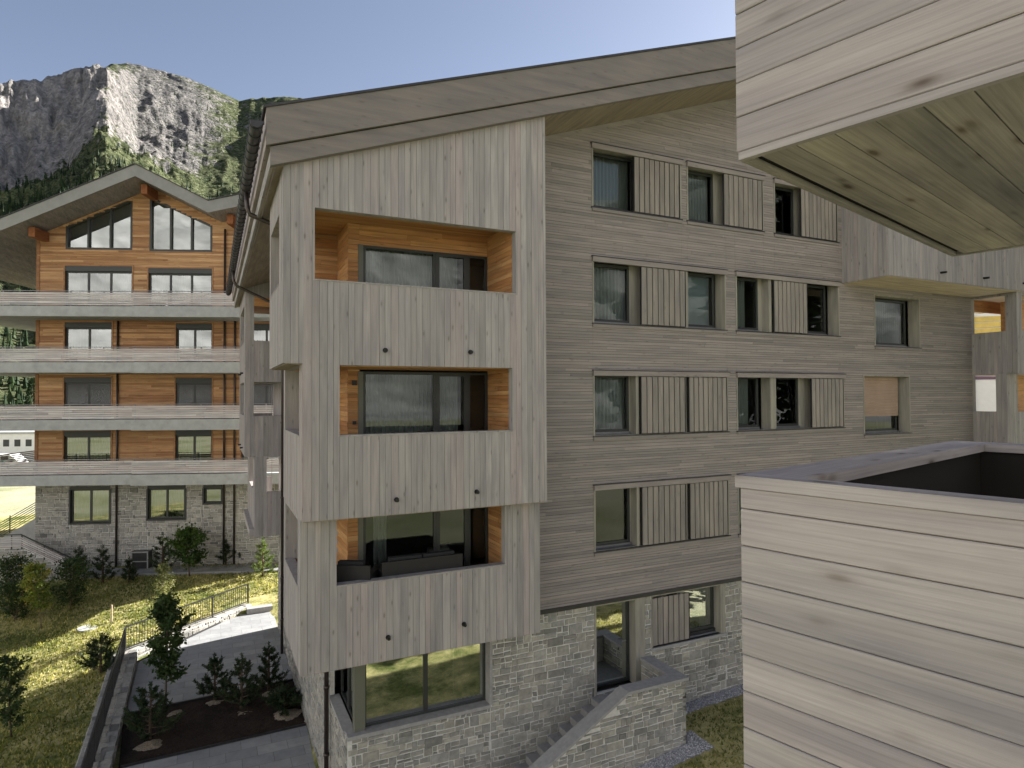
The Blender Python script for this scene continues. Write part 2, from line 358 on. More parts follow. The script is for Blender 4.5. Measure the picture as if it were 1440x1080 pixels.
def stones(mb,F,u0,u1,z0,z1,holes=(),w0=0.,mi=0,mim=1,scale=.8,top=None,bot=None):
    """squared rubble: rows of uneven height, some cells split in two, every stone its own bevelled block"""
    for (a,c,p,q) in mb.rects(u0,u1,z0,z1,list(holes)):
        n=1
        if top: n=max(1,int((c-a)/.5))
        for i in range(n):
            x0=a+(c-a)*i/n; x1=a+(c-a)*(i+1)/n
            if top and min(top(x0),top(x1))<=p: continue
            mb.box(F,x0,x1,w0-.1,w0,p,q,.5,mim,zt=(top(x0),top(x1)) if top else None)
    def one(a,b,c,d):
        g=.008
        for (p,q,r,s) in mb.rects(a,b,c,d,list(holes)):
            if q-p<.05 or s-r<.035: continue
            if top:
                tt=min(top(p),top(q))
                if r>tt-.05: continue
                s=min(s,tt-.005)
            h=Rr(.008,.032); k=.014
            t=random.random()
            p+=g*Rr(.4,1.6); q-=g*Rr(.4,1.6); r+=g*Rr(.4,1.6); s-=g*Rr(.4,1.6)
            j=lambda:Rr(-.012,.012)
            O=[(p+j(),r+j()),(q+j(),r+j()),(q+j(),s+j()),(p+j(),s+j())]
            cx=(p+q)/2; cz=(r+s)/2
            I=[(x+(k if x<cx else -k),z+(k if z<cz else -k)) for x,z in O]
            ho=[h+Rr(-.006,.008) for _ in range(4)]
            n=len(mb.v); mb.v+=[F.p(x,w0,z) for x,z in O]+[F.p(x,w0+hh,z) for (x,z),hh in zip(I,ho)]
            for f in [(4,5,6,7),(0,1,5,4),(1,2,6,5),(2,3,7,6),(3,0,4,7)]:
                f=[n+i for i in f]
                if not F.flip: f.reverse()
                mb.f.append(f); mb.t.append(t); mb.m.append(mi)
    z=z0
    while z<z1-.02:
        h=random.choice([.13,.19,.24,.28,.32])*scale; b=min(z+h,z1)
        if z1-b<.07: b=z1
        u=u0
        while u<u1-1e-3:
            w=random.choice([.16,.24,.32,.4,.52])*scale*Rr(.85,1.15); e=min(u+w,u1)
            if u1-e<.1: e=u1
            if b-z>.22*scale and random.random()<.62:
                m=z+(b-z)*Rr(.38,.62)
                one(u,e,z,m)
                if e-u>.34*scale and random.random()<.6:
                    mm=u+(e-u)*Rr(.35,.65); one(u,mm,m,b); one(mm,e,m,b)
                else: one(u,e,m,b)
            else: one(u,e,z,b)
            u=e
        z=b
def curtain(F,u0,u1,z0,z1,w,parent,mat='curtain',pleat=.11,amp=.03,name='curtain'):
    mb=MB(); n=max(4,int((u1-u0)/pleat*6)); prev=None; ph=Rr(0,6)
    for i in range(n+1):
        u=u0+(u1-u0)*i/n; ww=w+amp*math.sin(u/pleat*2*math.pi+ph+.6*math.sin(u*3))
        if prev: mb.face([F.p(prev[0],prev[1],z0),F.p(u,ww,z0),F.p(u,ww,z1),F.p(prev[0],prev[1],z1)],.5)
        prev=(u,ww)
    return mb.build(name,M[mat],parent,smooth=True)
def casement(F,u0,u1,z0,z1,w,parent,mull=(),trans=(),fm='frame',gm='glass',bar=.07,name='frame',tilt=0.):
    """frame with a pane as its child"""
    mb=MB(); d=.06
    mb.box(F,u0,u0+bar,w-d,w,z0,z1); mb.box(F,u1-bar,u1,w-d,w,z0,z1)
    mb.box(F,u0+bar,u1-bar,w-d,w,z1-bar,z1); mb.box(F,u0+bar,u1-bar,w-d,w,z0,z0+bar)
    for m in mull: mb.box(F,m-bar*.6,m+bar*.6,w-d+.002,w-.003,z0+bar,z1-bar)
    for tz in trans: mb.box(F,u0+bar,u1-bar,w-d+.004,w-.005,tz-bar*.35,tz+bar*.35)
    o=mb.build(name,M[fm],parent)
    g=MB(); wg=w-d*.55
    g.face([F.p(u0+bar*.8,wg,z0+bar*.8),F.p(u1-bar*.8,wg,z0+bar*.8),F.p(u1-bar*.8,wg-tilt,z1-bar*.8),F.p(u0+bar*.8,wg-tilt,z1-bar*.8)],.5,0,not F.flip)
    g.build('pane',M[gm],o)
    return o
def shutter_panel(F,u0,u1,z0,z1,w,parent):
    mb=MB(); n=max(5,round((u1-u0)/.178)); s=(u1-u0)/n
    mb.box(F,u0,u1,w-.02,w-.004,z0,z1,.5,1)
    for i in range(n):
        mb.box(F,u0+i*s+.017,u0+(i+1)*s-.017,w-.004,w+.028,z0,z1,random.random(),0)
    mb.box(F,u0-.012,u0,w-.02,w+.034,z0,z1,.5,1); mb.box(F,u1,u1+.012,w-.02,w+.034,z0,z1,.5,1)
    for k in (.25,.75):
        mb.box(F,u0+(u1-u0)*k-.02,u0+(u1-u0)*k+.02,w,w+.045,z1,z1+.05,.5,2)
    return mb.build('shutter',[M['shutter'],M['metal_dark'],M['sill_metal']],parent)
def apt_window(u0,u1,z0,z1,secs,rail=True,rec=.27,curt=True,lining=True):
    """timber-lined opening; secs lists what fills it from left to right"""
    F=FW; mb=MB(); t=.045
    mb.box(F,u0,u0+t,-rec-.1,.03,z0,z1,.3); mb.box(F,u1-t,u1,-rec-.1,.03,z0,z1,.7)
    mb.box(F,u0+t,u1-t,-rec-.1,.028,z1-t,z1,.5); mb.box(F,u0+t,u1-t,-rec-.1,-.02,z0,z0+.03,.5)
    w=mb.build('window',M['jamb'],apt)
    s=MB(); s.box(F,u0-.02,u1+.02,-.02,.065,z0-.005,z0+.022,.5,0); s.box(F,u0+.0,u1,.02,.05,z0-.085,z0-.005,.5,1)
    s.build('sill',[M['metal_dark'],M['clad_h']],w)
    if rail:
        r=MB(); r.box(F,u0-.015,u1+.015,.022,.085,z1-.13,z1+.0,.6,0); r.box(F,u0-.03,u1+.03,.018,.1,z1+.0,z1+.022,.5,1)
        r.build('shutter_rail',[M['clad_h'],M['metal_dark']],w)
    zi0=z0+.03; zi1=z1-t
    for sec in secs:
        k,a,b=sec[:3]
        if k=='glass':
            low=.15
            s2=MB(); s2.box(F,a,b,-rec-.06,-.02,zi0,zi0+.012); s2.box(F,a,b,-rec-.06,-rec+.05,zi0+.012,zi0+.07); s2.build('threshold',M['sill_metal'],w)
            casement(F,a,b,zi0+.07,zi1-.05,-rec,w,tilt=sec[4] if len(sec)>4 else 0.)
            if len(sec)>3 and sec[3]: 
                kind=sec[3]
                if kind=='blind': curtain(F,a+.02,b-.02,zi0,zi1,-rec-.2,w,'curtain_b',9,.0,'roller_blind')
                else:
                    ca,cb=(a,b) if kind=='full' else (a,a+(b-a)*kind)
                    curtain(F,ca,cb,zi0,zi1,-rec-.22,w)
        elif k=='shutter': shutter_panel(F,a,b,z0+.05,z1-.15,.03,w)
        elif k=='post':
            p=MB(); p.box(F,a,b,-rec-.1,-.005,zi0,zi1,.4); p.build('post',M['jamb'],w)
        elif k=='gap':
            p=MB(); p.box(F,a,b,-rec-.1,-rec,zi0,zi1,.4); p.build('reveal_panel',M['jamb'],w)
    return w
WIN=[]
def W(u0,u1,z0,z1,secs,**k): WIN.append((u0,u1,z0,z1,secs,k))
# top row
W(8.88,11.82,4.89,6.56,[('glass',8.93,10.4,'full'),('gap',10.4,11.77),('shutter',10.2,11.72)])
W(12.02,14.94,4.89,6.56,[('glass',12.07,13.25,'full'),('gap',13.25,14.89),('shutter',13.36,14.86)])
W(15.38,18.22,4.89,6.56,[('glass',15.43,16.55,None),('gap',16.55,18.17),('shutter',16.5,18.1)])
# second row
W(8.88,13.42,1.87,3.61,[('glass',8.93,10.24,'full'),('gap',10.24,12.0),('shutter',10.4,11.9),('post',11.95,12.05),('glass',12.05,13.25,'blind')])
W(13.8,18.22,1.87,3.61,[('glass',13.85,14.98,.72),('gap',14.98,16.76),('post',15.14,15.25),('shutter',15.3,16.72),('glass',16.8,17.95,None)])
W(19.92,22.34,1.61,3.36,[('glass',19.97,22.0,'full')],rail=False)
# third row
W(8.88,13.46,-1.05,.66,[('glass',8.93,10.2,'full',.12),('gap',10.2,13.4),('post',10.24,10.33),('shutter',10.37,11.86),('post',11.89,11.95),('shutter',12.0,13.38)])
W(13.79,18.38,-1.05,.66,[('glass',13.84,14.95,.8,.12),('post',15.17,15.4),('glass',15.44,16.65,None,.12),('gap',16.65,18.33),('shutter',16.86,18.3)])
W(19.32,21.73,-1.32,.66,[('glass',19.37,21.45,None)],rail=False)
# fourth row
W(8.88,13.46,-4.02,-2.29,[('glass',8.93,10.2,None),('gap',10.2,13.4),('post',10.24,10.33),('shutter',10.37,11.84),('post',11.89,11.95),('shutter',12.0,13.37)])
W(13.79,18.38,-4.02,-2.29,[('glass',13.84,14.95,'full'),('gap',14.95,18.33),('shutter',15.3,16.7),('shutter',16.8,18.3)])
for (u0,u1,z0,z1,secs,k) in WIN: apt_window(u0,u1,z0,z1,secs,**k)
holes=[(w[0],w[1],w[2],w[3]) for w in WIN]
# brown roller blind in the far right window, three quarters down
b=MB(); b.box(FW,19.37,21.45,-.26,-.225,-.72,.61); 
bw=[o for o in apt.children if o.name.startswith('window')][8]
b.build('blind',M['blind'],bw)

# walls
mb=MB()
inv=lambda z:(z-3.87)/.352
planks_h(mb,FW,lambda z:max(6.3,inv(z)),lambda z:min(25.4,2*XR-inv(z)),-5.25,zs(XR)-.05,holes,w0=0.)
mb.build('timber_cladding',M['clad_h'],apt)
mb=MB(); backing(mb,FW,6.2,XR,-5.25,zs,holes,w=0.001,th=.06); backing(mb,FW,XR,25.4,-5.25,zs,holes,w=0.001,th=.06)
mb.build('wall_backing',M['gap'],apt)
mb=MB(); mb.box(FW,6.2,25.4,0.,.07,-5.31,-5.245,.5); mb.box(FW,6.2,25.4,-.05,.06,-5.34,-5.312,.5)
mb.build('drip_edge',M['metal_dark'],apt)
mb=MB()
for (a,b) in ((6.5,XR),(XR,25.4)): mb.box(FW,a,b,.0,.028,0,0,.4,zt=(zs(a)-.004,zs(b)-.004),zb=(zs(a)-.14,zs(b)-.14))
mb.build('verge_trim',M['clad_h'],apt)
# side and back walls of the body
mb=MB(); FL=Frame((2.65,0,0),(0,1,0),(-1,0,0))
planks_v(mb,FL,15.7,26.6,-5.3,zs(2.65),[],w0=0.)
mb.build('side_cladding',M['clad_v'],apt)
mb=MB(); FBk=Frame((0,29.0,0),(-1,0,0),(0,1,0)); FR=Frame((25.4,0,0),(0,1,0),(1,0,0))
mb.box(W0,2.65,25.4,29.0,29.2,-5.3,8.2); mb.box(W0,25.3,25.4,13.95,29.0,-10,6.0); mb.box(W0,2.65,2.7,15.0,29.0,-5.3,zs(2.65)-.02)
mb.box(W0,2.9,25.3,28.95,29.21,-10.2,-5.3)
mb.build('back_wall',M['clad_v'],apt)
# interior seen through the glass
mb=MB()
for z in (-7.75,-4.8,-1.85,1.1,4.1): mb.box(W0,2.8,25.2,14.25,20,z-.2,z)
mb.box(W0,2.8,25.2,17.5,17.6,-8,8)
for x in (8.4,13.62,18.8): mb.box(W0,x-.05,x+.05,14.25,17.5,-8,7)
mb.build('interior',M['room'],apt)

# ---------------- stone ground floor
SH=[(8.88,10.46,-7.62,-5.34),(10.66,13.28,-6.75,-5.34)]
mb=MB()
stones(mb,FW,2.65,14.6,-10.6,-5.34,SH+[(2.5,5.98,-7.33,-5.3)],0.)
stones(mb,FW,14.6,25.4,-9.4,-5.34,[],0.,scale=1.6)
stones(mb,FL,13.86,29.2,-10.6,-5.3,[(13.8,16.0,-7.33,-5.2)],0.)
mb.build('stone_base',[M['stone'],M['mortar']],apt)
# corner window of the ground floor
mb=MB(); c=.26
mb.box(W0,2.66,5.97,13.84,14.16,-7.33,-7.25,.5); mb.box(W0,2.61,2.86,14.16,16.0,-7.33,-7.25,.5)
mb.box(W0,5.955,6.02,13.84,14.2,-7.25,-5.34,.5)
mb.build('stone_sill',M['coping'],apt)
w=MB(); w.box(W0,2.83,3.06,13.99,14.22,-7.25,-5.3,.5); 
win=w.build('window',M['frame_grey'],apt)
FG1=Frame((0,14.12,0),(1,0,0),(0,-1,0))
casement(FG1,3.06,4.47,-7.25,-5.2,0,win,gm='glass_r',bar=.05); casement(FG1,4.47,5.955,-7.25,-5.2,0,win,gm='glass_r',bar=.05)
FG2=Frame((2.9,0,0),(0,1,0),(-1,0,0)); casement(FG2,14.22,15.1,-7.25,-5.2,0,win,gm='glass_r',bar=.05); casement(FG2,15.1,16.0,-7.25,-5.2,0,win,gm='glass_r',bar=.05)
curtain(FG1,5.2,5.95,-7.2,-5.25,-.22,win)
# garden door
mb=MB(); F=FW
mb.box(F,8.88,8.93,-.35,.02,-7.62,-5.34); mb.box(F,10.15,10.46,-.35,.015,-7.62,-5.34); mb.box(F,8.93,10.15,-.35,.01,-5.39,-5.34)
dr=mb.build('door',M['jamb'],apt)
casement(F,8.93,10.15,-7.6,-5.39,-.26,dr,gm='glass_r',bar=.075)
h=MB(); h.tube([F.p(9.99,-.25,-6.5),F.p(9.99,-.2,-6.5),F.p(9.87,-.2,-6.5)],.013); h.build('handle',M['sill_metal'],dr)
mb=MB(); mb.box(F,10.66,10.71,-.35,.015,-6.75,-5.34); mb.box(F,13.1,13.28,-.35,.015,-6.75,-5.34); mb.box(F,10.71,13.1,-.35,.01,-5.39,-5.34)
win=mb.build('window',M['jamb'],apt)
s=MB(); s.box(F,10.66,13.3,-.35,.06,-6.83,-6.75); s.build('sill',M['coping'],win)
casement(F,11.4,13.1,-6.66,-5.39,-.26,win,gm='glass_r',bar=.075)
s=MB(); s.box(F,11.4,13.1,-.33,-.2,-6.75,-6.66); s.build('threshold',M['metal_dark'],win)
s=MB(); s.box(F,10.71,11.4,-.34,-.26,-6.75,-5.39); s.build('reveal_panel',M['jamb'],win)
shutter_panel(F,10.72,11.98,-6.71,-5.45,-.03,win)
curtain(F,12.75,13.1,-6.7,-5.4,-.5,win)

# ---------------- front loggia tower
def bay(name):
    mb=MB(); YF=12.34
    F1=Frame((0,YF,0),(1,0,0),(0,-1,0)); L1=Frame((1.2,0,0),(0,1,0),(-1,0,0)); L2=Frame((1.545,0,0),(0,1,0),(-1,0,0))
    F3=Frame((0,12.73,0),(1,0,0),(0,-1,0)); L3=Frame((1.56,0,0),(0,1,0),(-1,0,0))
    op1=(1.715,5.985,2.2,3.58); op2=(2.175,5.89,-.75,.615); op3=(2.19,5.876,-3.70,-2.31)
    h1=[op1]; 
    # one run of boards over boxes one and two
    planks_v(mb,F1,1.2,1.545,.635,zs,h1); planks_v(mb,F1,1.545,6.68,-2.31,zs,[op1,op2])
    planks_v(mb,F3,1.56,6.70,-5.3,-2.33,[op3])
    planks_v(mb,L1,12.34,15.25,.635,zs(1.2),[(13.05,15.0,2.2,3.58)])
    planks_v(mb,L2,12.34,15.7,-2.31,.635,[(12.78,15.35,-.75,.615)])
    planks_v(mb,L3,12.73,15.7,-5.3,-2.33,[(13.1,15.4,-3.70,-2.4)])
    o=mb.build('loggia_cladding',M['clad_v'],apt)
    # thickness of the box walls, undersides, pillar backs
    mb=MB(); T=.16
    def ring(F,u0,u1,z0,zt,op,w=-.001):
        backing(mb,F,u0,u1,z0,zt,[op],w=w,th=T)
    ring(F1,1.22,6.66,.64,zs,op1); ring(F1,1.565,6.66,-2.30,.638,op2); ring(F3,1.58,6.68,-5.29,-2.335,op3)
    ring(L1,12.50,15.24,.64,zs(1.2)-.01,(13.05,15.0,2.2,3.58)); ring(L2,12.5,15.69,-2.30,.633,(12.78,15.35,-.75,.615)); ring(L3,12.9,15.69,-5.29,-2.335,(13.1,15.4,-3.70,-2.4))
    # right flank
    mb.box(W0,6.5,6.66,12.5,13.85,-2.3,zs(6.5)-.02); mb.box(W0,6.52,6.68,12.9,13.85,-5.29,-2.31)
    mb.box(W0,1.37,2.64,15.09,15.24,.66,zs(1.2)-.02); mb.box(W0,1.71,2.64,15.5,15.69,-5.28,.62)
    mb.build('loggia_wall',M['clad_v'],o)
    # floors / undersides in pale boards
    for (x0,x1,y0,y1,z) in ((1.22,6.66,12.36,15.23,.62),(1.56,6.66,12.36,15.68,-2.33),(1.58,6.68,12.75,15.68,-5.32)):
        mb=MB(); mb.box(W0,x0,x1,y0,13.84,z,z+.014,.3); mb.box(W0,x0,2.63,13.84,y1,z,z+.014,.3); mb.build('underside',M['soffit'],o)
    mb=MB()
    mb.box(W0,1.37,6.5,12.5,13.86,.7,1.12); mb.box(W0,1.37,2.64,13.86,15.1,.7,1.12)
    mb.box(W0,1.71,6.5,12.5,13.86,-2.25,-1.83); mb.box(W0,1.71,2.64,13.86,15.5,-2.25,-1.83)
    mb.box(W0,1.73,6.52,12.9,13.86,-5.24,-4.25); mb.box(W0,1.73,2.64,13.86,15.5,-5.24,-4.25)
    mb.build('loggia_floor',M['concrete'],o)
    # caps on the parapets and pale edge boards round the openings
    mb=MB()
    for F,op in ((F1,op1),(F1,op2),(F3,op3)):
        mb.box(F,op[0]+.031,op[1]-.041,-T-.02,.034,op[2],op[2]+.03,.2)
        mb.box(F,op[1]-.04,op[1],-T-.01,.026,op[2],op[3],.9)
        mb.box(F,op[0],op[0]+.03,-T-.01,.024,op[2],op[3],.9)
    for L,op in ((L1,(13.05,15.0,2.2,3.58)),(L2,(12.78,15.35,-.75,.615)),(L3,(13.1,15.4,-3.7,-2.4))):
        mb.box(L,op[0],op[1]-.031,-T-.02,.03,op[2],op[2]+.025,.2); mb.box(L,op[1]-.03,op[1],-T-.22,.02,op[2],op[3],.3)
    mb.build('opening_trim',M['clad_v'],o)
    # larch lining: right cheek, back wall left of the glass, ceiling, rear nook
    mb=MB()
    Bk=Frame((0,YW-.02,0),(1,0,0),(0,-1,0)); Nk1=Frame((0,15.08,0),(1,0,0),(0,-1,0)); Nk2=Frame((0,15.49,0),(1,0,0),(0,-1,0))
    Ck=Frame((5.945,0,0),(0,1,0),(-1,0,0)); Lk=Frame((2.66,0,0),(0,1,0),(-1,0,0))
    for (za,zb,y0,xr,nk,x0) in ((1.12,3.78,12.52,0,Nk1,1.37),(-1.83,.61,12.52,.0,Nk2,1.71),(-4.78,-2.34,12.92,0,Nk2,1.73)):
        planks_h(mb,Ck,y0,13.86,za,zb,[],row=.1,gap=.005,mi=1,th=.014)
        planks_h(mb,Bk,2.66,2.9,za,zb,[],row=.1,gap=.005,th=.014)
        planks_h(mb,nk,x0,2.65,za,zb,[],row=.1,gap=.005,th=.014)
        planks_h(mb,Lk,13.86,15.1 if nk is Nk1 else 15.5,za,zb,[],row=.1,gap=.005,mi=1,th=.014)
        wt={3.78:3.33,.61:.56,-2.34:-2.38}[zb]
        if zb-wt>.1: planks_h(mb,Bk,2.9,5.96,wt,zb,[],row=.1,gap=.005,th=.014)
    # ceilings
    for (x0,x1,y0,z,n) in ((1.37,5.96,12.52,3.78,Nk1),(1.71,5.96,12.52,.60,Nk2),(1.73,5.96,12.92,-2.345,Nk2)):
        y=y0
        while y<13.86: mb.box(W0,x0,x1,y,min(y+.1,13.87)-.005,z,z+.014,random.random(),0); y+=.1
        mb.box(W0,x0,2.65,13.87,15.1,z,z+.014,.4,0)
    mb.build('larch_lining',[M['larch_h'],M['larch_y']],o)
    # glazing
    for (za,zb,gm) in ((1.12,3.33,'glass'),(-1.83,.56,'glass'),(-4.78,-2.38,'glass')):
        f=MB(); f.box(Bk,2.87,2.98,-.1,.03,za,zb); wv=f.build('window',M['frame_grey'],apt)
        casement(Bk,2.98,4.64,za,zb,.0,wv,bar=.06,fm='frame'); casement(Bk,4.64,5.42,za,zb,.012,wv,bar=.09,fm='frame'); casement(Bk,5.42,5.93,za,zb,.0,wv,bar=.06,fm='frame')
        if za>-3:
            curtain(Bk,3.0,4.7,za,zb,-.25,wv,pleat=.1); curtain(Bk,4.7,5.25,za,zb,-.25,wv,pleat=.1)
        else: curtain(Bk,3.3,3.6,za,zb,-.4,wv,pleat=.1)
    # spouts
    for (x,z,y) in ((3.08,.92,12.32),(4.87,.93,12.32),(3.3,-2.02,12.32),(5.0,-1.98,12.32),(3.23,-4.83,12.71),(4.86,-4.82,12.71)):
        s=MB(); s.tube([(x,y+.02,z),(x,y-.11,z-.006)],.034,10); s.tube([(x,y-.02,z),(x,y-.035,z)],.05,10); s.build('drain_spout',M['black'],o)
    # small black wall fittings in the middle and lower loggia
    for (x,z,r) in ((2.79,.31,.05),(2.79,-.55,.038),(2.74,-3.6,.04)):
        s=MB(); s.box(Bk,x-r,x+r,.0,.05,z-r,z+r); s.build('wall_fitting',M['black'],o)
bay('front')

# ---------------- rear corner loggia bay
mb=MB(); F=Frame((0,26.8,0),(1,0,0),(0,-1,0)); La=Frame((1.2,0,0),(0,1,0),(-1,0,0)); Lb=Frame((1.56,0,0),(0,1,0),(-1,0,0)); Bb=Frame((0,32.0,0),(-1,0,0),(0,1,0))
oa=(1.5,2.62,2.25,3.95); ob=(1.5,2.56,-.72,.62); oc=(1.98,2.56,-3.72,-2.36)
planks_v(mb,F,1.2,2.66,-2.31,zs,[oa,ob],wmin=.14,wmax=.2); planks_v(mb,F,1.56,2.66,-5.45,-2.31,[oc],wmin=.14,wmax=.2)
planks_v(mb,La,26.8,32,-2.31,zs(1.2),[(27.6,31.2,2.25,3.7),(27.6,31.2,-.72,.62)]); planks_v(mb,Lb,26.8,32,-5.45,-2.31,[(27.8,30.6,-3.72,-2.5)])
o=mb.build('loggia_cladding',M['clad_v'],apt)
mb=MB()
for (u0,z0,z1,op) in ((1.22,-2.3,zs,[oa,ob]),(1.58,-5.44,-2.31,[oc])): backing(mb,F,u0,2.65,z0,z1,op,w=-.001,th=.15)
backing(mb,La,26.96,31.99,-2.3,zs(1.2)-.02,[(27.6,31.2,2.25,3.7),(27.6,31.2,-.72,.62)],w=-.001,th=.14); backing(mb,Lb,26.96,31.99,-5.44,-2.31,[(27.8,30.6,-3.72,-2.5)],w=-.001,th=.14)
backing(mb,Bb,-2.6,-1.36,-2.3,zs(1.2)-.02,[(-2.58,-1.5,2.25,3.95),(-2.58,-1.5,-.72,.6)],w=0,th=.12); backing(mb,Bb,-2.6,-1.72,-5.4,-2.31,[(-2.58,-1.9,-3.72,-2.36)],w=0,th=.12)
for z in (-5.45,-2.31,.64): mb.box(W0,1.36,2.64,26.97,31.9,z+.01,z+.3)
mb.box(W0,2.64,2.70,29.22,31.9,-2.3,zs(2.6)-.05)
mb.build('loggia_wall',M['clad_v'],o)
mb=MB(); mb.box(W0,1.37,2.63,26.98,31.8,3.96,3.99,.6); mb.box(F,1.5,2.6,.0,.03,3.6,3.96,.5)
mb.build('larch_lining',M['larch_h'],o)
for z in (1.02,-2.05):
    for y in (28.4,30.3):
        s=MB(); s.tube([(1.2,y,z),(1.06,y,z-.01)],.035); s.build('drain_spout',M['black'],o)

# ---------------- right hand bay
mb=MB(); F=Frame((0,12.34,0),(1,0,0),(0,-1,0)); L=Frame((18.4,0,0),(0,1,0),(-1,0,0)); LL=Frame((25.4,0,0),(0,1,0),(-1,0,0)); FA=Frame((0,12.42,0),(1,0,0),(0,-1,0)); FB=Frame((0,12.77,0),(1,0,0),(0,-1,0))
planks_v(mb,F,18.4,30.9,3.6,zs,[]); planks_v(mb,L,12.34,13.86,3.6,zs(18.4),[])
planks_v(mb,LL,12.42,13.9,.73,3.6,[(12.76,13.86,2.24,3.5)]); planks_v(mb,LL,12.77,13.9,-9,.73,[(13.1,13.86,-.62,.7),(13.1,13.86,-3.6,-2.25)])
planks_v(mb,FA,25.4,30.9,.73,3.6,[(25.7,30.4,2.24,3.5)]); planks_v(mb,FB,25.4,30.9,-9,.73,[(26.05,30.4,-.62,.7),(26.05,30.4,-3.6,-2.25)])
o=mb.build('loggia_cladding',M['clad_v'],apt)
mb=MB(); backing(mb,F,18.42,30.88,3.62,lambda x:zs(x)-.02,[],w=-.001,th=.14); backing(mb,L,12.5,13.86,3.62,zs(18.4)-.02,[],w=-.001,th=.14)
backing(mb,LL,12.44,13.9,.74,3.59,[(12.76,13.86,2.24,3.5)],w=-.001,th=.16); backing(mb,LL,12.79,13.9,-9,.74,[(13.1,13.86,-.62,.7),(13.1,13.86,-3.6,-2.25)],w=-.001,th=.16)
backing(mb,FA,25.57,30.88,.74,3.59,[(25.7,30.4,2.24,3.5)],w=-.001,th=.16); backing(mb,FB,25.57,30.88,-9,.74,[(26.05,30.4,-.62,.7),(26.05,30.4,-3.6,-2.25)],w=-.001,th=.16)
for z in (.745,-2.2): mb.box(W0,25.6,30.8,12.95,15.5,z,z+.35)
mb.build('loggia_wall',M['clad_v'],o)
mb=MB(); mb.box(W0,18.42,30.88,12.36,13.9,3.585,3.6,.6); mb.box(W0,25.5,30.88,13.9,16.5,3.585,3.6,.4); mb.build('underside',M['soffit_tan'],o)
mb=MB(); mb.box(W0,25.6,30.8,14.2,14.3,3.15,3.58,.7); mb.box(W0,27.05,30.8,13.6,13.75,-9,3.5,.3); mb.build('larch_lining',M['larch_h'],o)
for x in (20.96,23.28,25.66):
    s=MB(); s.tube([(x,12.33,3.88),(x,12.14,3.87)],.035); s.build('drain_spout',M['black'],o)
mb=MB(); mb.box(W0,25.42,25.6,13.0,13.9,-.65,-.62,.5); mb.build('opening_trim',M['larch_h'],o)

# ---------------- roof
def slab(mb,y0,y1,xa,xb,za,zb,mi=0,n=1,tint=.5):
    for i in range(n):
        a=xa+(xb-xa)*i/n; b=xa+(xb-xa)*(i+1)/n
        mb.box(W0,a,b,y0,y1,0,0,tint if n==1 else random.random(),mi,zt=(zb(a),zb(b)),zb=(za(a),za(b)))
XE=30.5; YF0=12.1; YR=32.6
rf=MB()
for (a,b) in ((.82,XR),(XR,XE+.05)):
    slab(rf,YF0-.03,YR+.03,a,b,lambda x:ztp(x)+.002,lambda x:ztp(x)+.05,0)
roof=rf.build('roof',M['roof_slate'],apt)
for (y0,y1,fa,fb,mi,ins) in ((YF0,YF0+.12,zm,ztp,0,0),(YF0+.06,YF0+.2,zs,lambda x:zm(x)-.025,0,.08),(YR-.12,YR,zm,ztp,0,0)):
    mb=MB()
    for (a,b) in ((.87,XR),(XR,XE)):
        slab(mb,y0,y1,a+(ins if a<2 else 0),b,fa,fb,0,1)
        if ins: slab(mb,YF0+.08,YF0+.2,a+(.08 if a<2 else 0),b,lambda x:zm(x)-.025,zm,1,1)
    mb.build('fascia',[M['fascia'],M['gap']],roof)
for (xe,s) in ((.87,1),(XE,-1)):
    zt=ztp(.87); z0=zm(.87); zl=zs(.95)
    mb=MB(); mb.box(W0,min(xe,xe+.1*s),max(xe,xe+.1*s),YF0+.12,YR-.12,z0+.01,zt-.03,.7)
    mb.build('eave_board',M['clad_y'],roof)
    mb=MB(); mb.box(W0,min(xe+.08*s,xe+.18*s),max(xe+.08*s,xe+.18*s),YF0+.2,YR-.1,zl+.03,z0-.03,.9)
    mb.build('eave_board',M['clad_y'],roof)
mb=MB(); y=YF0+.2
slab(mb,YF0+.2,YR-.1,1.0,XR,lambda x:zs(x)+.002,lambda x:zs(x)+.02,0,40); slab(mb,YF0+.2,YR-.1,XR,XE-.1,lambda x:zs(x)+.002,lambda x:zs(x)+.02,0,38)
mb.build('soffit',M['soffit'],roof)
g=MB(); gx=.70; gz=4.90
prof=[(math.cos(math.radians(a))*.10,math.sin(math.radians(a))*.10) for a in range(170,372,20)]
for y0,y1 in ((12.02,32.6),):
    for (p,q) in zip(prof,prof[1:]): 
        g.face([(gx+p[0],y0,gz+p[1]),(gx+q[0],y0,gz+q[1]),(gx+q[0],y1,gz+q[1]),(gx+p[0],y1,gz+p[1])])
    g.face([(gx+p[0],y0,gz+p[1]) for p in prof])
y=12.1
while y<32.5:
    for k,(p,q) in enumerate(zip(prof,prof[1:])):
        s=1.16; g.face([(gx+p[0]*s,y,gz+p[1]*s),(gx+q[0]*s,y,gz+q[1]*s),(gx+q[0]*s,y+.07,gz+q[1]*s),(gx+p[0]*s,y+.07,gz+p[1]*s)])
        g.face([(gx+p[0]*s,y,gz+p[1]*s),(gx+q[0]*s,y,gz+q[1]*s),(gx+q[0]*.95,y,gz+q[1]*.95),(gx+p[0]*.95,y,gz+p[1]*.95)])
    g.box(W0,gx-.115,gx+.14,y+.0,y+.05,gz+.015,gz+.06); y+=.42
g.build('gutter',M['metal_dark'],roof,smooth=False)
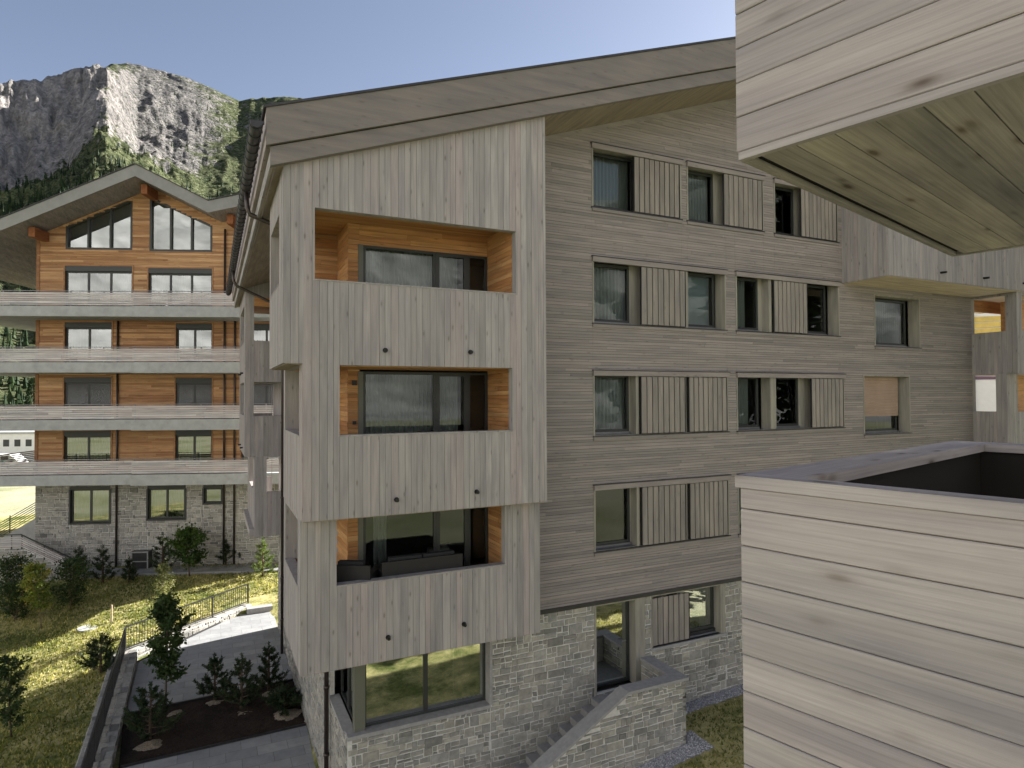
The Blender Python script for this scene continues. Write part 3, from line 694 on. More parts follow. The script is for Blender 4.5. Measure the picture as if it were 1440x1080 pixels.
for pts in ([(.72,16.0,4.82),(.74,16.0,4.45),(.8,16.0,4.3),(1.5,16.0,4.05),(2.5,15.9,3.75),(2.53,15.83,3.4),(2.53,15.83,-10.0)],[(.72,26.2,4.82),(.74,26.2,4.45),(.85,26.2,4.25),(2.4,26.15,3.55),(2.5,26.1,3.2),(2.5,26.1,-9.86)]):
    p=MB(); p.tube(pts,.055,10)
    for z in (2,-1,-3.9,-7,-8.6): p.tube([(pts[-1][0],pts[-1][1],z),(pts[-1][0],pts[-1][1],z+.07)],.072,10)
    p.build('downpipe',M['pipe'],apt,smooth=True)

# ================================================================== OUTSIDE STONE STAIR
st=thing('stone_stair',(8.5,13.1,-9),'outside stair with rubble stone parapet and flat coping leading up to the glazed garden door','stair')
PF=Frame((0,12.42,0),(1,0,0),(0,-1,0)); 
def ptop(x): return -6.92 if x>8.85 else -6.92-.535*(8.85-x)
mb=MB(); stones(mb,PF,4.6,10.58,-10.4,-6.99,[],0.,top=lambda x:ptop(x)-.07)
PR=Frame((10.58,0,0),(0,1,0),(1,0,0)); stones(mb,PR,12.42,13.86,-10.4,-6.99,[],0.)
PI=Frame((10.32,0,0),(0,1,0),(-1,0,0)); stones(mb,PI,12.7,13.86,-7.7,-6.99,[],0.)
mb.box(W0,10.34,10.56,12.44,13.88,-10.4,-7.0,.5,1)
for i in range(12):
    a=4.6+(10.3-4.6)*i/12; b=4.6+(10.3-4.6)*(i+1)/12; mb.box(W0,a,b,12.44,12.7,-10.4,0,.5,1,zt=(ptop(a)-.08,ptop(b)-.08))
mb.build('parapet',[M['stone'],M['mortar']],st)
mb=MB()
mb.box(W0,8.85,10.64,12.36,12.74,-6.99,-6.92); mb.box(W0,10.28,10.64,12.74,13.88,-6.99,-6.921)
mb.box(W0,4.6,8.85,12.36,12.74,0,0,.5,zt=(ptop(4.6),-6.92),zb=(ptop(4.6)-.07,-6.99))
mb.build('coping',M['coping'],st)
mb=MB(); mb.box(W0,8.75,10.32,12.74,13.86,-7.9,-7.66)
x=8.75; z=-7.66
while z>-10.1:
    z-=.165; mb.box(W0,x-.31,x+.02,12.74,13.86,z-.3,z,.5); x-=.31
mb.build('steps',M['coping'],st)
# ================================================================== TIMBER CHALET ON THE LEFT
uX=Vector((math.cos(ANG),math.sin(ANG),0)); vX=Vector((-math.sin(ANG),math.cos(ANG),0))
def CP(u,d,z=0): q=uX*u+vX*d; return (q.x,q.y,z)
FC=Frame(CP(0,36),uX,-vX)
ch=thing('timber_chalet',CP(-16.5,40,-9.2),'tall chalet clad in orange larch with long slatted balconies and gable roof','chalet')
UL,UR=-22.93,-8.6
AP=-16.97
def csof(u):
    if u<AP: return 11.53+.448*(u-AP)
    if u<-13.3: return 11.53-.5*(u-AP)
    return 9.69+.235*(u+13.3)
TW=[]   # (u0,u1,z0,z1,kind)
for (a,b,z0,z1,k) in ((-21.52,-18.02,4.85,7.2,'g'),(-17.17,-13.8,4.85,7.12,'g'),(-21.5,-19.06,1.95,4.13,'g'),(-15.7,-13.78,1.95,4.1,'g'),(-21.5,-19.06,-1.0,1.15,'s'),(-15.7,-13.78,-1.0,1.1,'s'),(-21.5,-19.06,-3.85,-1.75,'g'),(-15.7,-13.78,-3.85,-1.75,'g'),(-12.2,-9.6,1.95,4.1,'g'),(-12.2,-9.6,-1.0,1.1,'s'),(-12.2,-9.6,-3.85,-1.75,'g')): TW.append((a,b,z0,z1,k))
SW=[(-21.15,-19.08,-6.7,-4.73),(-17.14,-15.15,-6.57,-4.75),(-14.2,-13.2,-5.75,-4.77)]
GW=[(-21.5,-18.03,8.1,9.36,10.93),(-17.13,-13.8,8.05,11.08,9.52)]   # gable windows: u0,u1,z0,ztop at u0,u1
wh=[t[:4] for t in TW]
mb=MB()
def ul(z): return max(UL,AP-(11.53-z)/.448) if z>8.8 else UL
def ur(z): return UR if z<9.6 else min(UR,AP+(11.53-z)/.5)
gh=[]
for g in GW:
    n=12
    for i in range(n):
        a=g[0]+(g[1]-g[0])*i/n; b=g[0]+(g[1]-g[0])*(i+1)/n
        gh.append((a,b,g[2],min(g[3]+(g[4]-g[3])*i/n,g[3]+(g[4]-g[3])*(i+1)/n)))
planks_h(mb,FC,ul,ur,-4.5,11.45,wh+gh,row=.125,gap=.012,th=.03,lmin=3,lmax=6)
mb.build('timber_wall',M['chalet_wood'],ch)
mb=MB()
for (a,c,p,q) in mb.rects(UL,UR,-4.5,8.8,wh+gh): mb.box(FC,a,c,-.2,-.004,p,q,.2)
for i in range(20):
    a=UL+(UR-UL)*i/20; b=UL+(UR-UL)*(i+1)/20
    if csof(a)<8.85 and csof(b)<8.85: continue
    for (p0,p1,q0,q1) in mb.rects(a,b,8.8,12,gh):
        ta,tb=min(q1,csof(p0)),min(q1,csof(p1))
        if max(ta,tb)>q0: mb.box(FC,p0,p1,-.2,-.006,q0,0,.2,zt=(max(ta,q0),max(tb,q0)))
mb.box(FC,UL,UL+.15,-13,-.2,-9.5,8.7); mb.box(FC,UR-.15,UR,-13,-.2,-9.5,9.5); mb.box(FC,UL,UR,-13.2,-13,-9.5,8.8)
for z in (-4.6,-1.6,1.4,4.3,7.6): mb.box(FC,UL+.2,UR-.2,-4,-.25,z-.2,z,.9)
mb.box(FC,UL+.2,UR-.2,-4.2,-4,-9,9,.9)
mb.build('wall_core',M['chalet_wood'],ch)
mb=MB(); stones(mb,FC,UL,UR,-9.6,-4.52,SW,.02,scale=.95); mb.build('stone_base',[M['stone2'],M['mortar2']],ch)
for (a,b,z0,z1,k) in TW:
    s=MB(); s.box(FC,a,b,-.16,.035,z1-.28,z1,.5); s.box(FC,a-.07,a,-.1,.05,z0,z1,.5,1); s.box(FC,b,b+.07,-.1,.05,z0,z1,.5,1); s.box(FC,a-.07,b+.07,-.1,.052,z1,z1+.07,.5,1)
    w=s.build('window',[M['frame'],M['chalet_wood']],ch)
    n=3 if b-a>3 else 2
    casement(FC,a,b,z0,z1-.28,-.08,w,mull=[a+(b-a)*i/n for i in range(1,n)],gm='glass_c',bar=.09)
    if k=='s':
        s=MB(); zz=z0
        while zz<z1-.3: s.box(FC,a+.02,b-.02,-.06,-.035-.008*Rr(0,1),zz,zz+.055,.5); zz+=.06
        s.build('shutter',M['blind_dark'],w)
    else:
        if random.random()<.7: curtain(FC,a+.1,b-.1-(b-a)*random.choice((0,.33)),z0,z1-.28,-.4,w,pleat=.16)
for g in GW:
    s=MB(); w_=.11; u0,u1,z0,za,zb=g
    zt=lambda u:za+(zb-za)*(u-u0)/(u1-u0)
    s.box(FC,u0,u0+w_,-.16,.03,z0,za); s.box(FC,u1-w_,u1,-.16,.03,z0,zb); s.box(FC,u0+w_,u1-w_,-.16,.028,z0,z0+w_)
    s.box(FC,u0+w_,u1-w_,-.16,.027,0,0,zt=(zt(u0+w_),zt(u1-w_)),zb=(zt(u0+w_)-w_*1.2,zt(u1-w_)-w_*1.2))
    for k in (1,2):
        m=u0+(u1-u0)*k/3; s.box(FC,m-.05,m+.05,-.16,.02,z0+w_,0,zt=(zt(m-.05)-.1,zt(m+.05)-.1),zb=(z0+w_,z0+w_))
    w=s.build('window',M['frame'],ch)
    q=MB(); q.face([FC.p(u0+.05,-.1,z0+.05),FC.p(u1-.05,-.1,z0+.05),FC.p(u1-.05,-.1,zb-.08),FC.p(u0+.05,-.1,za-.08)],.5,0,not FC.flip); q.build('pane',M['glass_c'],w)
    q=MB(); q.face([FC.p(u0+.05,-.5,z0),FC.p(u1-.05,-.5,z0),FC.p(u1-.05,-.5,zb),FC.p(u0+.05,-.5,za)],.5); q.build('roller_blind',M['curtain_b'],w)
for (a,b,z0,z1) in SW:
    s=MB(); s.box(FC,a,b,-.2,.05,z1-.17,z1); s.box(FC,a-.05,a+.03,-.2,.07,z0,z1-.17); s.box(FC,b-.03,b+.05,-.2,.07,z0,z1-.17); s.box(FC,a-.05,b+.05,-.2,.09,z0-.08,z0)
    w=s.build('window',M['frame'],ch)
    casement(FC,a+.03,b-.03,z0,z1-.17,-.06,w,mull=[(a+b)/2] if b-a>1.5 else [],gm='glass_c',bar=.09)
    if b-a>1.5: curtain(FC,a+.1,b-.1,z0,z1-.2,-.4,w,pleat=.16)
mb=MB(); mb.box(FC,UL,UR,.03,.07,7.72,7.78,.3); mb.box(FC,UL-.05,UL+.12,-.1,.055,-4.5,8.75,.6); mb.build('trim_board',M['chalet_wood'],ch)
for u in (-18.72,-13.1,-12.55):
    p=MB(); p.tube([FC.p(u,.1,-9.2),FC.p(u,.1,9.3 if u>-14 else 4.2)],.055,8); p.build('downpipe',M['pipe'],ch,smooth=True)
# balconies
for R in (5.52,2.61,-.36,-3.20):
    s=MB(); st_=R-.74; sb=R-1.27
    s.box(FC,-27.0,-17.1,-.0,1.72,sb,st_,.5); s.box(FC,-17.1,UR,0,1.9,sb-.03,st_+.0,.5); s.box(FC,-27,UL,-9,0,sb,st_,.5)
    bal=s.build('balcony',M['concrete'],ch)
    r=MB()
    for (a,b,w) in ((-27,-17.12,1.66),(-17.08,UR,1.84)):
        zz=st_+.05
        for k in range(6):
            x=a
            while x<b-.01:
                e=min(x+Rr(2.2,3.8),b); r.box(FC,x,e-.01,w-.03,w,zz,zz+.094,random.random(),0); x=e
            zz+=.112
        r.box(FC,a,b,w-.055,w+.02,R+.03,R+.06,.9,1)
        x=a+.1
        while x<b: r.box(FC,x,x+.045,w-.08,w-.032,st_,R+.03,.5,1); x+=1.65
    r.build('railing',[M['silver'],M['sill_metal']],bal)
    r=MB(); E=Frame(CP(-27,36),vX,-uX); zz=st_+.05
    for k in range(6): r.box(E,-1.7,9,-.03,0,zz,zz+.072,random.random()); zz+=.112
    r.build('railing',M['silver'],bal)
# roof
mb=MB(); pts=[-27.2,AP,-13.3,-8.2]
def ct(u): return csof(u)+.62
for a,b in zip(pts,pts[1:]):
    mb.box(FC,a,b,-13.5,1.98,0,0,.5,0,zt=(ct(a)+.05,ct(b)+.05),zb=(ct(a)+.005,ct(b)+.005))
rf=mb.build('roof',M['roof_slate'],ch)
mb=MB()
for a,b in zip(pts,pts[1:]):
    mb.box(FC,a,b,1.80,1.92,0,0,random.random(),0,zt=(ct(a),ct(b)),zb=(csof(a),csof(b)))
mb.build('fascia',plain('grey_fascia',(.25,.25,.24),.75,.2,0,.12,1.5),rf)
mb=MB()
for a,b in zip(pts,pts[1:]):
    n=max(1,int((b-a)/.25))
    for i in range(n):
        p=a+(b-a)*i/n; q=a+(b-a)*(i+1)/n
        mb.box(FC,p,q,-13.4,1.80,0,0,random.random(),0,zt=(csof(p)+.06,csof(q)+.06),zb=(csof(p)+.03,csof(q)+.03))
mb.build('soffit',M['clad_y'],rf)
for (u,z) in ((AP+.1,10.72),(-22.5,8.36),(-12.45,9.2)):
    p=MB(); p.box(FC,u-.16,u+.16,-.1,1.2,z+.12,z+.62,.5,0,); p.build('purlin',M['beam'],rf)
# utility cabinet on the path
cb=thing('utility_cabinet',CP(-17.3,35.3,-9.15),'dark utility cabinet with pale frame standing on the path against the chalet stone base','cabinet')
FCa=Frame(CP(0,35.5),uX,-vX); mb=MB(); mb.box(FCa,-17.75,-16.85,-.4,0,-9.15,-8.2,.5); mb.build('body',M['metal_dark'],cb)
mb=MB()
for (a,b,c,d) in ((-17.75,-17.68,-9.15,-8.2),(-16.92,-16.85,-9.15,-8.2),(-17.68,-16.92,-8.27,-8.2),(-17.68,-16.92,-8.75,-8.7)): mb.box(FCa,a,b,0,.03,c,d)
mb.build('front_frame',M['coping'],cb)

# stair wall with slatted railing, far left
gw=thing('garden_wall',CP(-22,34.6,-10.4),'rubble stone stair wall with sloping slatted timber railing on top at the far left','wall')
FGW=Frame(CP(0,34.6),uX,-vX)
tp=lambda u:-7.64 if u<-22.7 else -7.64-.506*(u+22.7)
mb=MB(); stones(mb,FGW,-27,-20.1,-11.4,-7.6,[],0.,top=lambda u:tp(u),scale=.95); mb.build('stone_body',[M['stone2'],M['mortar2']],gw)
mb=MB()
for k in range(5):
    z=.06+k*.105; mb.box(FGW,-27,-22.7,.03,.06,-7.64+z,-7.64+z+.06,random.random(),0); mb.box(FGW,-22.7,-20.15,.03,.06,0,0,random.random(),0,zt=(-7.64+z+.06,tp(-20.15)+z+.06),zb=(-7.64+z,tp(-20.15)+z))
for u in (-26,-24.6,-23.2,-22.7,-21.6,-20.3): mb.box(FGW,u,u+.05,.0,.03,tp(u)-.1,tp(u)+.62,.5,1)
mb.box(FGW,-27,-22.7,.0,.08,-7.0,-6.965,.5,1); mb.box(FGW,-22.7,-20.15,.0,.08,0,0,.5,1,zt=(-6.965,tp(-20.15)+.675),zb=(-7.0,tp(-20.15)+.64))
mb.build('railing',[M['silver'],M['metal_dark']],gw)
hr=thing('stair_railing',CP(-25,38.6,-8),'dark metal railing rising along the ramp behind the stair wall at the left edge','railing')
FH=Frame(CP(0,38.6),uX,-vX); mb=MB(); zf=lambda u:-8.1+.6*(u+26.6)
for k in range(7): mb.box(FH,-27.5,-24.5,0,.03,0,0,zt=(zf(-27.5)+.16+k*.13,zf(-24.5)+.16+k*.13),zb=(zf(-27.5)+.12+k*.13,zf(-24.5)+.12+k*.13))
for u in (-27.4,-26,-24.55): mb.box(FH,u,u+.05,-.03,0,zf(u)-.3,zf(u)+1.05)
mb.build('bars',M['metal_dark'],hr)
mb=MB(); mb.box(FH,-27.5,-24.4,-1.4,.1,-11,0,zt=(zf(-27.5),zf(-24.4))); mb.build('ramp',M['concrete'],hr)

# ================================================================== NEAR TIMBER BALCONIES
Cx,Cy=2.07,2.0727
fV=Vector((.26134,-.96525,0)); gV=Vector((.96525,.26134,0))
FN=Frame((Cx,Cy,0),fV,-gV); FS=Frame((Cx,Cy,0),gV,-fV); FE=Frame((Cx+3.04*gV.x,Cy+3.04*gV.y,0),fV,gV)
FI=Frame((Cx+.22*fV.x,Cy+.22*fV.y,0),gV,fV); FJ=Frame((Cx+2.84*gV.x,Cy+2.84*gV.y,0),fV,-gV); FK=Frame((Cx+.085*gV.x,Cy+.085*gV.y,0),fV,gV)
LE=3.3
def near_boards(mb,F,u0,u1,zs_,w0,w1,gap=.0036,mi=0,seed=0):
    rr=random.Random(seed)
    for a,b in zip(zs_,zs_[1:]):
        k=rr.uniform(-.0015,.0015); t=rr.random(); e=.004
        z0=a+gap/2; z1=b-gap/2
        # arrised board: front face with small chamfers top and bottom
        mb.box(F,u0,u1,w0,w1-e+k,z0,z1,t,mi)
        P=lambda u,w,z:F.p(u,w,z)
        A=[(w1-e+k,z0),(w1+k,z0+e),(w1+k,z1-e),(w1-e+k,z1)]
        for (p,q) in zip(A,A[1:]):
            mb.face([P(u0,*p),P(u1,*p),P(u1,*q),P(u0,*q)],t,mi,not F.flip)
        for u,fl in ((u0,F.flip),(u1,not F.flip)):
            mb.face([P(u,*A[0]),P(u,*A[1]),P(u,*A[2]),P(u,*A[3])],t,mi,fl)
def zlist(z0,z1,start,step):
    L=[z0]; z=start
    while z<z0+.02: z+=step
    while z<z1-.02: L.append(z); z+=step
    return L+[z1]
bl=thing('near_balcony',(Cx+1.5,Cy,-1.93),'close grey timber balcony box at lower right, seen over its capped parapet','balcony','near timber balconies')
ZL=sorted([-.397,-.488,-.647]+[-.647-.1555*i for i in range(1,9)])
mb=MB(); near_boards(mb,FN,.008,LE,ZL,-.024,0,seed=3); near_boards(mb,FS,.03,3.03,ZL,-.024,0,mi=1,seed=4); near_boards(mb,FE,.0,LE,ZL,-.024,0,seed=5)
bo=mb.build('boards',[M['near_f'],M['near_g']],bl)
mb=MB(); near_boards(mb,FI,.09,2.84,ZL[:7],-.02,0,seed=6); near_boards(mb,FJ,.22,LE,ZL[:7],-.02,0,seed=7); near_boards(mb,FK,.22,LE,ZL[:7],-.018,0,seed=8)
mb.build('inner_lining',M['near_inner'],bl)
mb=MB(); zb,zt_=-1.89,-.398
mb.box(FN,.026,LE,-.066,-.025,zb,zt_); mb.box(FS,.07,3.015,-.199,-.025,zb,zt_-.001); mb.box(FE,.201,LE,-.179,-.025,zb,zt_-.002)
mb.build('core',M['gap'],bl)
mb=MB(); mb.box(FN,-.012,LE,-.098,.012,-.397,-.345,.25,0); mb.box(FS,.0985,3.052,-.235,.012,-.396,-.3455,.7,1); mb.box(FE,.236,LE,-.225,.012,-.3965,-.346,.45,0)
mb.build('parapet_cap',[M['near_f'],M['near_g']],bl)
mb=MB(); mb.box(FN,.21,LE,-2.84,-.11,-1.45,-1.39); mb.box(FN,.03,LE,-3.0,-.03,-1.93,-1.895); mb.build('floor',M['near_f'],bl)
bu=thing('near_balcony',(Cx+1.5,Cy,1.02),'close grey timber balcony box overhead at upper right with boarded underside','balcony','near timber balconies')
ZU=[1.056+.006,1.217,1.368,1.519]+[1.519+.1525*i for i in range(1,8)]
mb=MB(); near_boards(mb,FN,.008,LE,ZU,-.024,0,seed=13); near_boards(mb,FS,.03,3.03,ZU,-.024,0,mi=1,seed=14); near_boards(mb,FE,.0,LE,ZU,-.024,0,seed=15)
mb.box(FN,.018,LE,-.03,.003,1.025,1.0585,.3,0)
mb.build('boards',[M['near_f'],M['near_g']],bu)
mb=MB(); mb.box(FN,.026,LE,-.066,-.025,1.06,2.58); mb.box(FS,.07,3.015,-.199,-.025,1.06,2.579); mb.box(FE,.201,LE,-.179,-.025,1.06,2.578); mb.box(FN,.03,LE,-3.0,-.07,1.10,1.13)
mb.build('core',M['gap'],bu)
mb=MB(); mb.box(FN,-.012,LE,-.098,.012,2.588,2.64,.25,0); mb.box(FS,.0985,3.052,-.235,.012,2.589,2.6395,.7,1); mb.box(FE,.236,LE,-.225,.012,2.5885,2.639,.45,0)
mb.build('parapet_cap',[M['near_f'],M['near_g']],bu)
mb=MB(); u=.088; rr=random.Random(5)
while u<LE:
    e=u+.1535; d=rr.uniform(-.003,.003); mb.box(FN,u+.003,e-.003,-2.995,-.031,1.036+d,1.058,rr.random(),0); u=e
mb.box(FN,.018,.045,-2.997,-.031,1.025,1.056,.5,0); mb.box(FN,.018,LE,-3.03,-2.998,1.028,1.056,.3,0)
mb.build('underside',M['near_soffit'],bu)
# ================================================================== GROUND
TP=np.array([(-3.2,27.7,-9.95),(-6,27.1,-10.55),(-2.9,20,-10.0),(-8,24,-10.95),(3,35.6,-9.25),(-7.9,33.3,-10.4),(-5.1,40.3,-9.1),(2.65,33,-9.5),(0,38.6,-9.1),(6,36,-9.1),(-16,44,-9.4),(-20,35,-11.3),(-14,40,-10.1),(11,13,-8.5),(14,13.4,-8.35),(25,13,-8.2),(5,12,-9.5),(2,12,-9.95),(5,0,-9.4),(0,-10,-9.2),(-3,10,-10.3),(-15,10,-12),(10,5,-8.8),(25,0,-8),(0,22,-10.05),(0,28,-10.05),(1,30.5,-9.95),(-30,20,-12.5),(-25,55,-9.5),(15,45,-8.5),(40,30,-7.5),(40,5,-7.3),(20,-25,-7.8),(-10,-30,-10),(-40,-10,-13),(-50,50,-11.5),(0,70,-9)],float)
def tps(r): return np.where(r>1e-9,r*r*np.log(np.maximum(r,1e-9)),0)
_P=TP[:,:2];_n=len(TP)
_K=tps(np.linalg.norm(_P[:,None]-_P[None],axis=2))+np.eye(_n)*.6
_A=np.zeros((_n+3,_n+3));_A[:_n,:_n]=_K;_A[:_n,_n]=1;_A[:_n,_n+1:]=_P;_A[_n,:_n]=1;_A[_n+1:,:_n]=_P.T
_C=np.linalg.solve(_A,np.concatenate([TP[:,2],[0,0,0]]))
def ground(x,y):
    x=np.atleast_1d(np.asarray(x,float));y=np.atleast_1d(np.asarray(y,float))
    r=np.hypot(x[:,None]-_P[None,:,0],y[:,None]-_P[None,:,1])
    z=tps(r)@_C[:_n]+_C[_n]+_C[_n+1]*x+_C[_n+2]*y
    d=np.hypot(x,y-20);w=np.clip((d-45)/40,0,1);w=w*w*(3-2*w)
    z=np.clip(z,-14,-6.5)*(1-w)-10*w
    m=(x>-2.95)&(x<2.75)&(y>14)&(y<31.4)
    return np.where(m,np.minimum(z,-10.0),z)

def G(x,y): return float(ground(x,y)[0])
xs=np.concatenate([[-1500,-1000,-700,-450,-300,-200,-140,-100,-75,-58,-46],np.arange(-38,42,.6),[46,56,72,95,130,180,260,400,650,1000,1500]])
ys=np.concatenate([[-1500,-1000,-700,-450,-300,-200,-140,-100,-75,-58,-46],np.arange(-36,60,.6),[66,74,86,100,130,180,260,400,650,1000,1500]])
XX,YY=np.meshgrid(xs,ys); ZZ=ground(XX.ravel(),YY.ravel()).reshape(XX.shape)
def grid_mesh(name,X,Y,Z,mat,smooth=True,attrs={}):
    h,w=X.shape; me=bpy.data.meshes.new(name)
    v=np.stack([X.ravel(),Y.ravel(),Z.ravel()],1); i=np.arange(h*w).reshape(h,w)
    q=np.stack([i[:-1,:-1].ravel(),i[:-1,1:].ravel(),i[1:,1:].ravel(),i[1:,:-1].ravel()],1)
    me.vertices.add(len(v)); me.vertices.foreach_set('co',v.ravel().astype(np.float32))
    me.loops.add(q.size); me.loops.foreach_set('vertex_index',q.ravel().astype(np.int32))
    me.polygons.add(len(q)); me.polygons.foreach_set('loop_start',np.arange(0,q.size,4,dtype=np.int32)); me.polygons.foreach_set('loop_total',np.full(len(q),4,dtype=np.int32))
    me.update(calc_edges=True); me.validate()
    me.polygons.foreach_set('use_smooth',np.full(len(q),smooth))
    for k,a in attrs.items():
        at=me.attributes.new(k,'FLOAT','POINT'); at.data.foreach_set('value',a.ravel().astype(np.float32))
    me.materials.append(mat); o=bpy.data.objects.new(name,me); col.objects.link(o); return o
lw=tag(grid_mesh('lawn',XX,YY,ZZ,M['lawn']),kind='structure'); lw.data.materials.append(M['meadow'])
cc=[(p.center.x,p.center.y) for p in lw.data.polygons]
lw.data.polygons.foreach_set('material_index',[1 if (y<1.5+.6*math.sin(x*.7) or (x>15.5 and y<13.2) or math.hypot(x,y-22)>38+3*math.sin(x*.3)) else 0 for x,y in cc])  # hidden ground behind and at right also made pale, to bounce light

def poly_sheet(name,pts,z,mat,drop=.25):
    mb=MB(); n=len(pts)
    mb.face([(x,y,z) for x,y in pts])
    for (a,b) in zip(pts,pts[1:]+pts[:1]): mb.face([(a[0],a[1],z-drop),(b[0],b[1],z-drop),(b[0],b[1],z),(a[0],a[1],z)])
    return tag(mb.build(name,mat),kind='structure')
ZT=-9.86
poly_sheet('footpath',[(-2.36,23.28),(2.62,23.52),(2.62,31.3),(1.72,32.0),(.42,30.75),(-2.42,27.6)],ZT,M['paving'])
poly_sheet('footpath',[(-2.1,11),(2.62,11),(2.62,20.08),(-2.12,19.94)],ZT-.002,M['paving'])
# planting bed, gently mounded
u=np.linspace(0,1,60); v=np.linspace(0,1,40); U,V=np.meshgrid(u,v)
bx=(1-V)*((1-U)*-2.2+U*2.63)+V*((1-U)*-2.42+U*2.63); by=(1-V)*((1-U)*20.0+U*20.16)+V*((1-U)*23.2+U*23.46)
bz=ZT-.02+.12*np.sin(np.pi*U)**.6*np.sin(np.pi*V)**.6+rng.normal(0,.012,U.shape)
tag(grid_mesh('planting_bed',bx,by,bz,M['mulch']),kind='structure')
mb=MB()
for (a,b) in (((-2.15,19.98),(2.62,20.13)),((-2.38,23.24),(2.62,23.49)),((-2.40,23.24),(-2.46,27.6)),((-2.46,27.6),(.4,30.8))):
    F=Frame((a[0],a[1],0),(b[0]-a[0],b[1]-a[1],0),(-(b[1]-a[1]),b[0]-a[0],0)); L=math.dist(a,b); mb.box(F,0,L,-.03,.03,-10.1,ZT+.045)
tag(mb.build('kerb',M['metal_dark']),kind='structure')
# gravel drip strips
def strip(name,x0,x1,y0,y1,mat,nx=60,ny=6,dz=.025):
    U,V=np.meshgrid(np.linspace(x0,x1,nx),np.linspace(y0,y1,ny)); Z=ground(U.ravel(),V.ravel()).reshape(U.shape)+dz+rng.normal(0,.008,U.shape)
    V=V.copy(); V[0]+=rng.normal(0,.03,nx)
    return tag(grid_mesh(name,U,V,Z,mat,False),kind='stuff')
def pebbles(name,x0,x1,y0,y1,n,dz=.03):
    mb=MB(); r0=.022
    for _ in range(n):
        x=Rr(x0,x1); y=Rr(y0,y1)+Rr(-.03,.03); z=G(x,y)+dz; r=r0*Rr(.6,1.5); a=Rr(0,6)
        P=[(x+r*math.cos(a+k*2.09)*Rr(.7,1.2),y+r*math.sin(a+k*2.09)*Rr(.7,1.2),z) for k in range(3)]; T=(x+Rr(-.3,.3)*r,y+Rr(-.3,.3)*r,z+r*.8)
        for k in range(3): mb.face([P[k],P[(k+1)%3],T],random.random())
    return mb
gm=NT('pebbles'); gm.bsdf(gm.ramp(gm.attr(),[(0,(.20,.20,.215)),(.5,(.36,.36,.38)),(1,(.52,.52,.53))]),.85); M['pebble']=gm.m
strip('gravel_strip',10.66,25.3,13.42,13.86,M['gravel'],160); strip('gravel_strip',6,11.0,11.92,12.4,M['gravel'],80); strip('gravel_strip',10.62,11.0,12.4,12.75,M['gravel'],10)
for a in ((10.7,16.5,13.4,13.84,2600),(7.5,11.0,11.92,12.38,1700),(10.62,11.0,12.38,12.75,130)):
    tag(pebbles('gravel',*a).build('gravel',M['pebble']),kind='stuff')
# path in front of the chalet
mb=MB(); FP=Frame(CP(0,35.9),uX,-vX)
for i in range(40):
    a=UL+2+(UR-UL-2)*i/40; b=UL+2+(UR-UL-2)*(i+1)/40
    q=[(a,0),(b,0),(b,1.3),(a,1.3)]; P=[]
    for (uu,w) in q: x,y,_=FP.p(uu,w,0); P.append((x,y,-9.1 if w==0 else -9.13))
    mb.face(P); mb.face([P[3],P[2],(P[2][0],P[2][1],-9.6),(P[3][0],P[3][1],-9.6)])
tag(mb.build('chalet_path',M['paving']),kind='structure')
# retaining wall along the terrace with its railing
WP=[(-2.62,12.0),(-2.92,28.35),(1.60,32.35)]
rw=thing('retaining_wall',(-2.8,20,-10.6),'low rubble stone retaining wall edging the paved terrace and planting bed','wall')
mb=MB(); zw=-9.66
for a,b in zip(WP,WP[1:]):
    d=(Vector(b)-Vector(a)); L=d.length; d.normalize(); n=Vector((-d.y,d.x))
    hw=.40 if a==WP[0] else .22
    F=Frame((a[0]+n.x*hw,a[1]+n.y*hw,0),(d.x,d.y,0),(n.x,n.y,0)); stones(mb,F,0,L,-11.1,zw,[],0.)
    F2=Frame((a[0]-n.x*hw,a[1]-n.y*hw,0),(d.x,d.y,0),(-n.x,-n.y,0)); stones(mb,F2,0,L,-10.3,zw,[],0.)
    Fm=Frame((a[0],a[1],0),(d.x,d.y,0),(n.x,n.y,0)); mb.box(Fm,0,L,-hw+.02,hw-.02,-11,zw-.005,.5,1)
    x=0
    while x<L-.1:
        w=Rr(.22,.5); y=-hw
        e=min(x+w,L)
        while y<hw-.05:
            h=Rr(.14,.3); yy=min(y+h,hw); yy=hw if hw-yy<.08 else yy
            mb.box(Fm,x+.008,e-.008,y+.008,yy-.008,zw-.05,zw+Rr(.0,.03),random.random(),0); y=yy
        x=e
mb.build('stonework',[M['stone2'],M['mortar2']],rw)
fe=thing('metal_fence',(-2.8,25,-9.7),'thin dark metal picket fence standing on the retaining wall beside the terrace','fence')
for s,(a,b) in enumerate(zip(WP,WP[1:])):
    d=(Vector(b)-Vector(a)); L=d.length; d.normalize(); n=Vector((-d.y,d.x)); F=Frame((a[0],a[1],0),(d.x,d.y,0),(n.x,n.y,0))
    k=int(round(L/2.0)); 
    for i in range(k):
        x0=L*i/k; x1=L*(i+1)/k; mb=MB()
        mb.box(F,x0,x1,-.025,.025,-8.74,-8.70); mb.box(F,x0,x1,-.02,.02,-9.55,-9.52)
        x=x0+.11
        while x<x1-.03: mb.box(F,x-.008,x+.008,-.008,.008,-9.52,-8.74); x+=.115
        mb.build('fence_panel',M['metal_dark'],fe)
        mb=MB(); mb.box(F,x0-.022,x0+.022,-.024,.024,-9.66,-8.699); mb.build('post',M['metal_dark'],fe)
mb=MB(); mb.box(F,L-.022,L+.022,-.024,.024,-9.66,-8.699); mb.build('post',M['metal_dark'],fe)
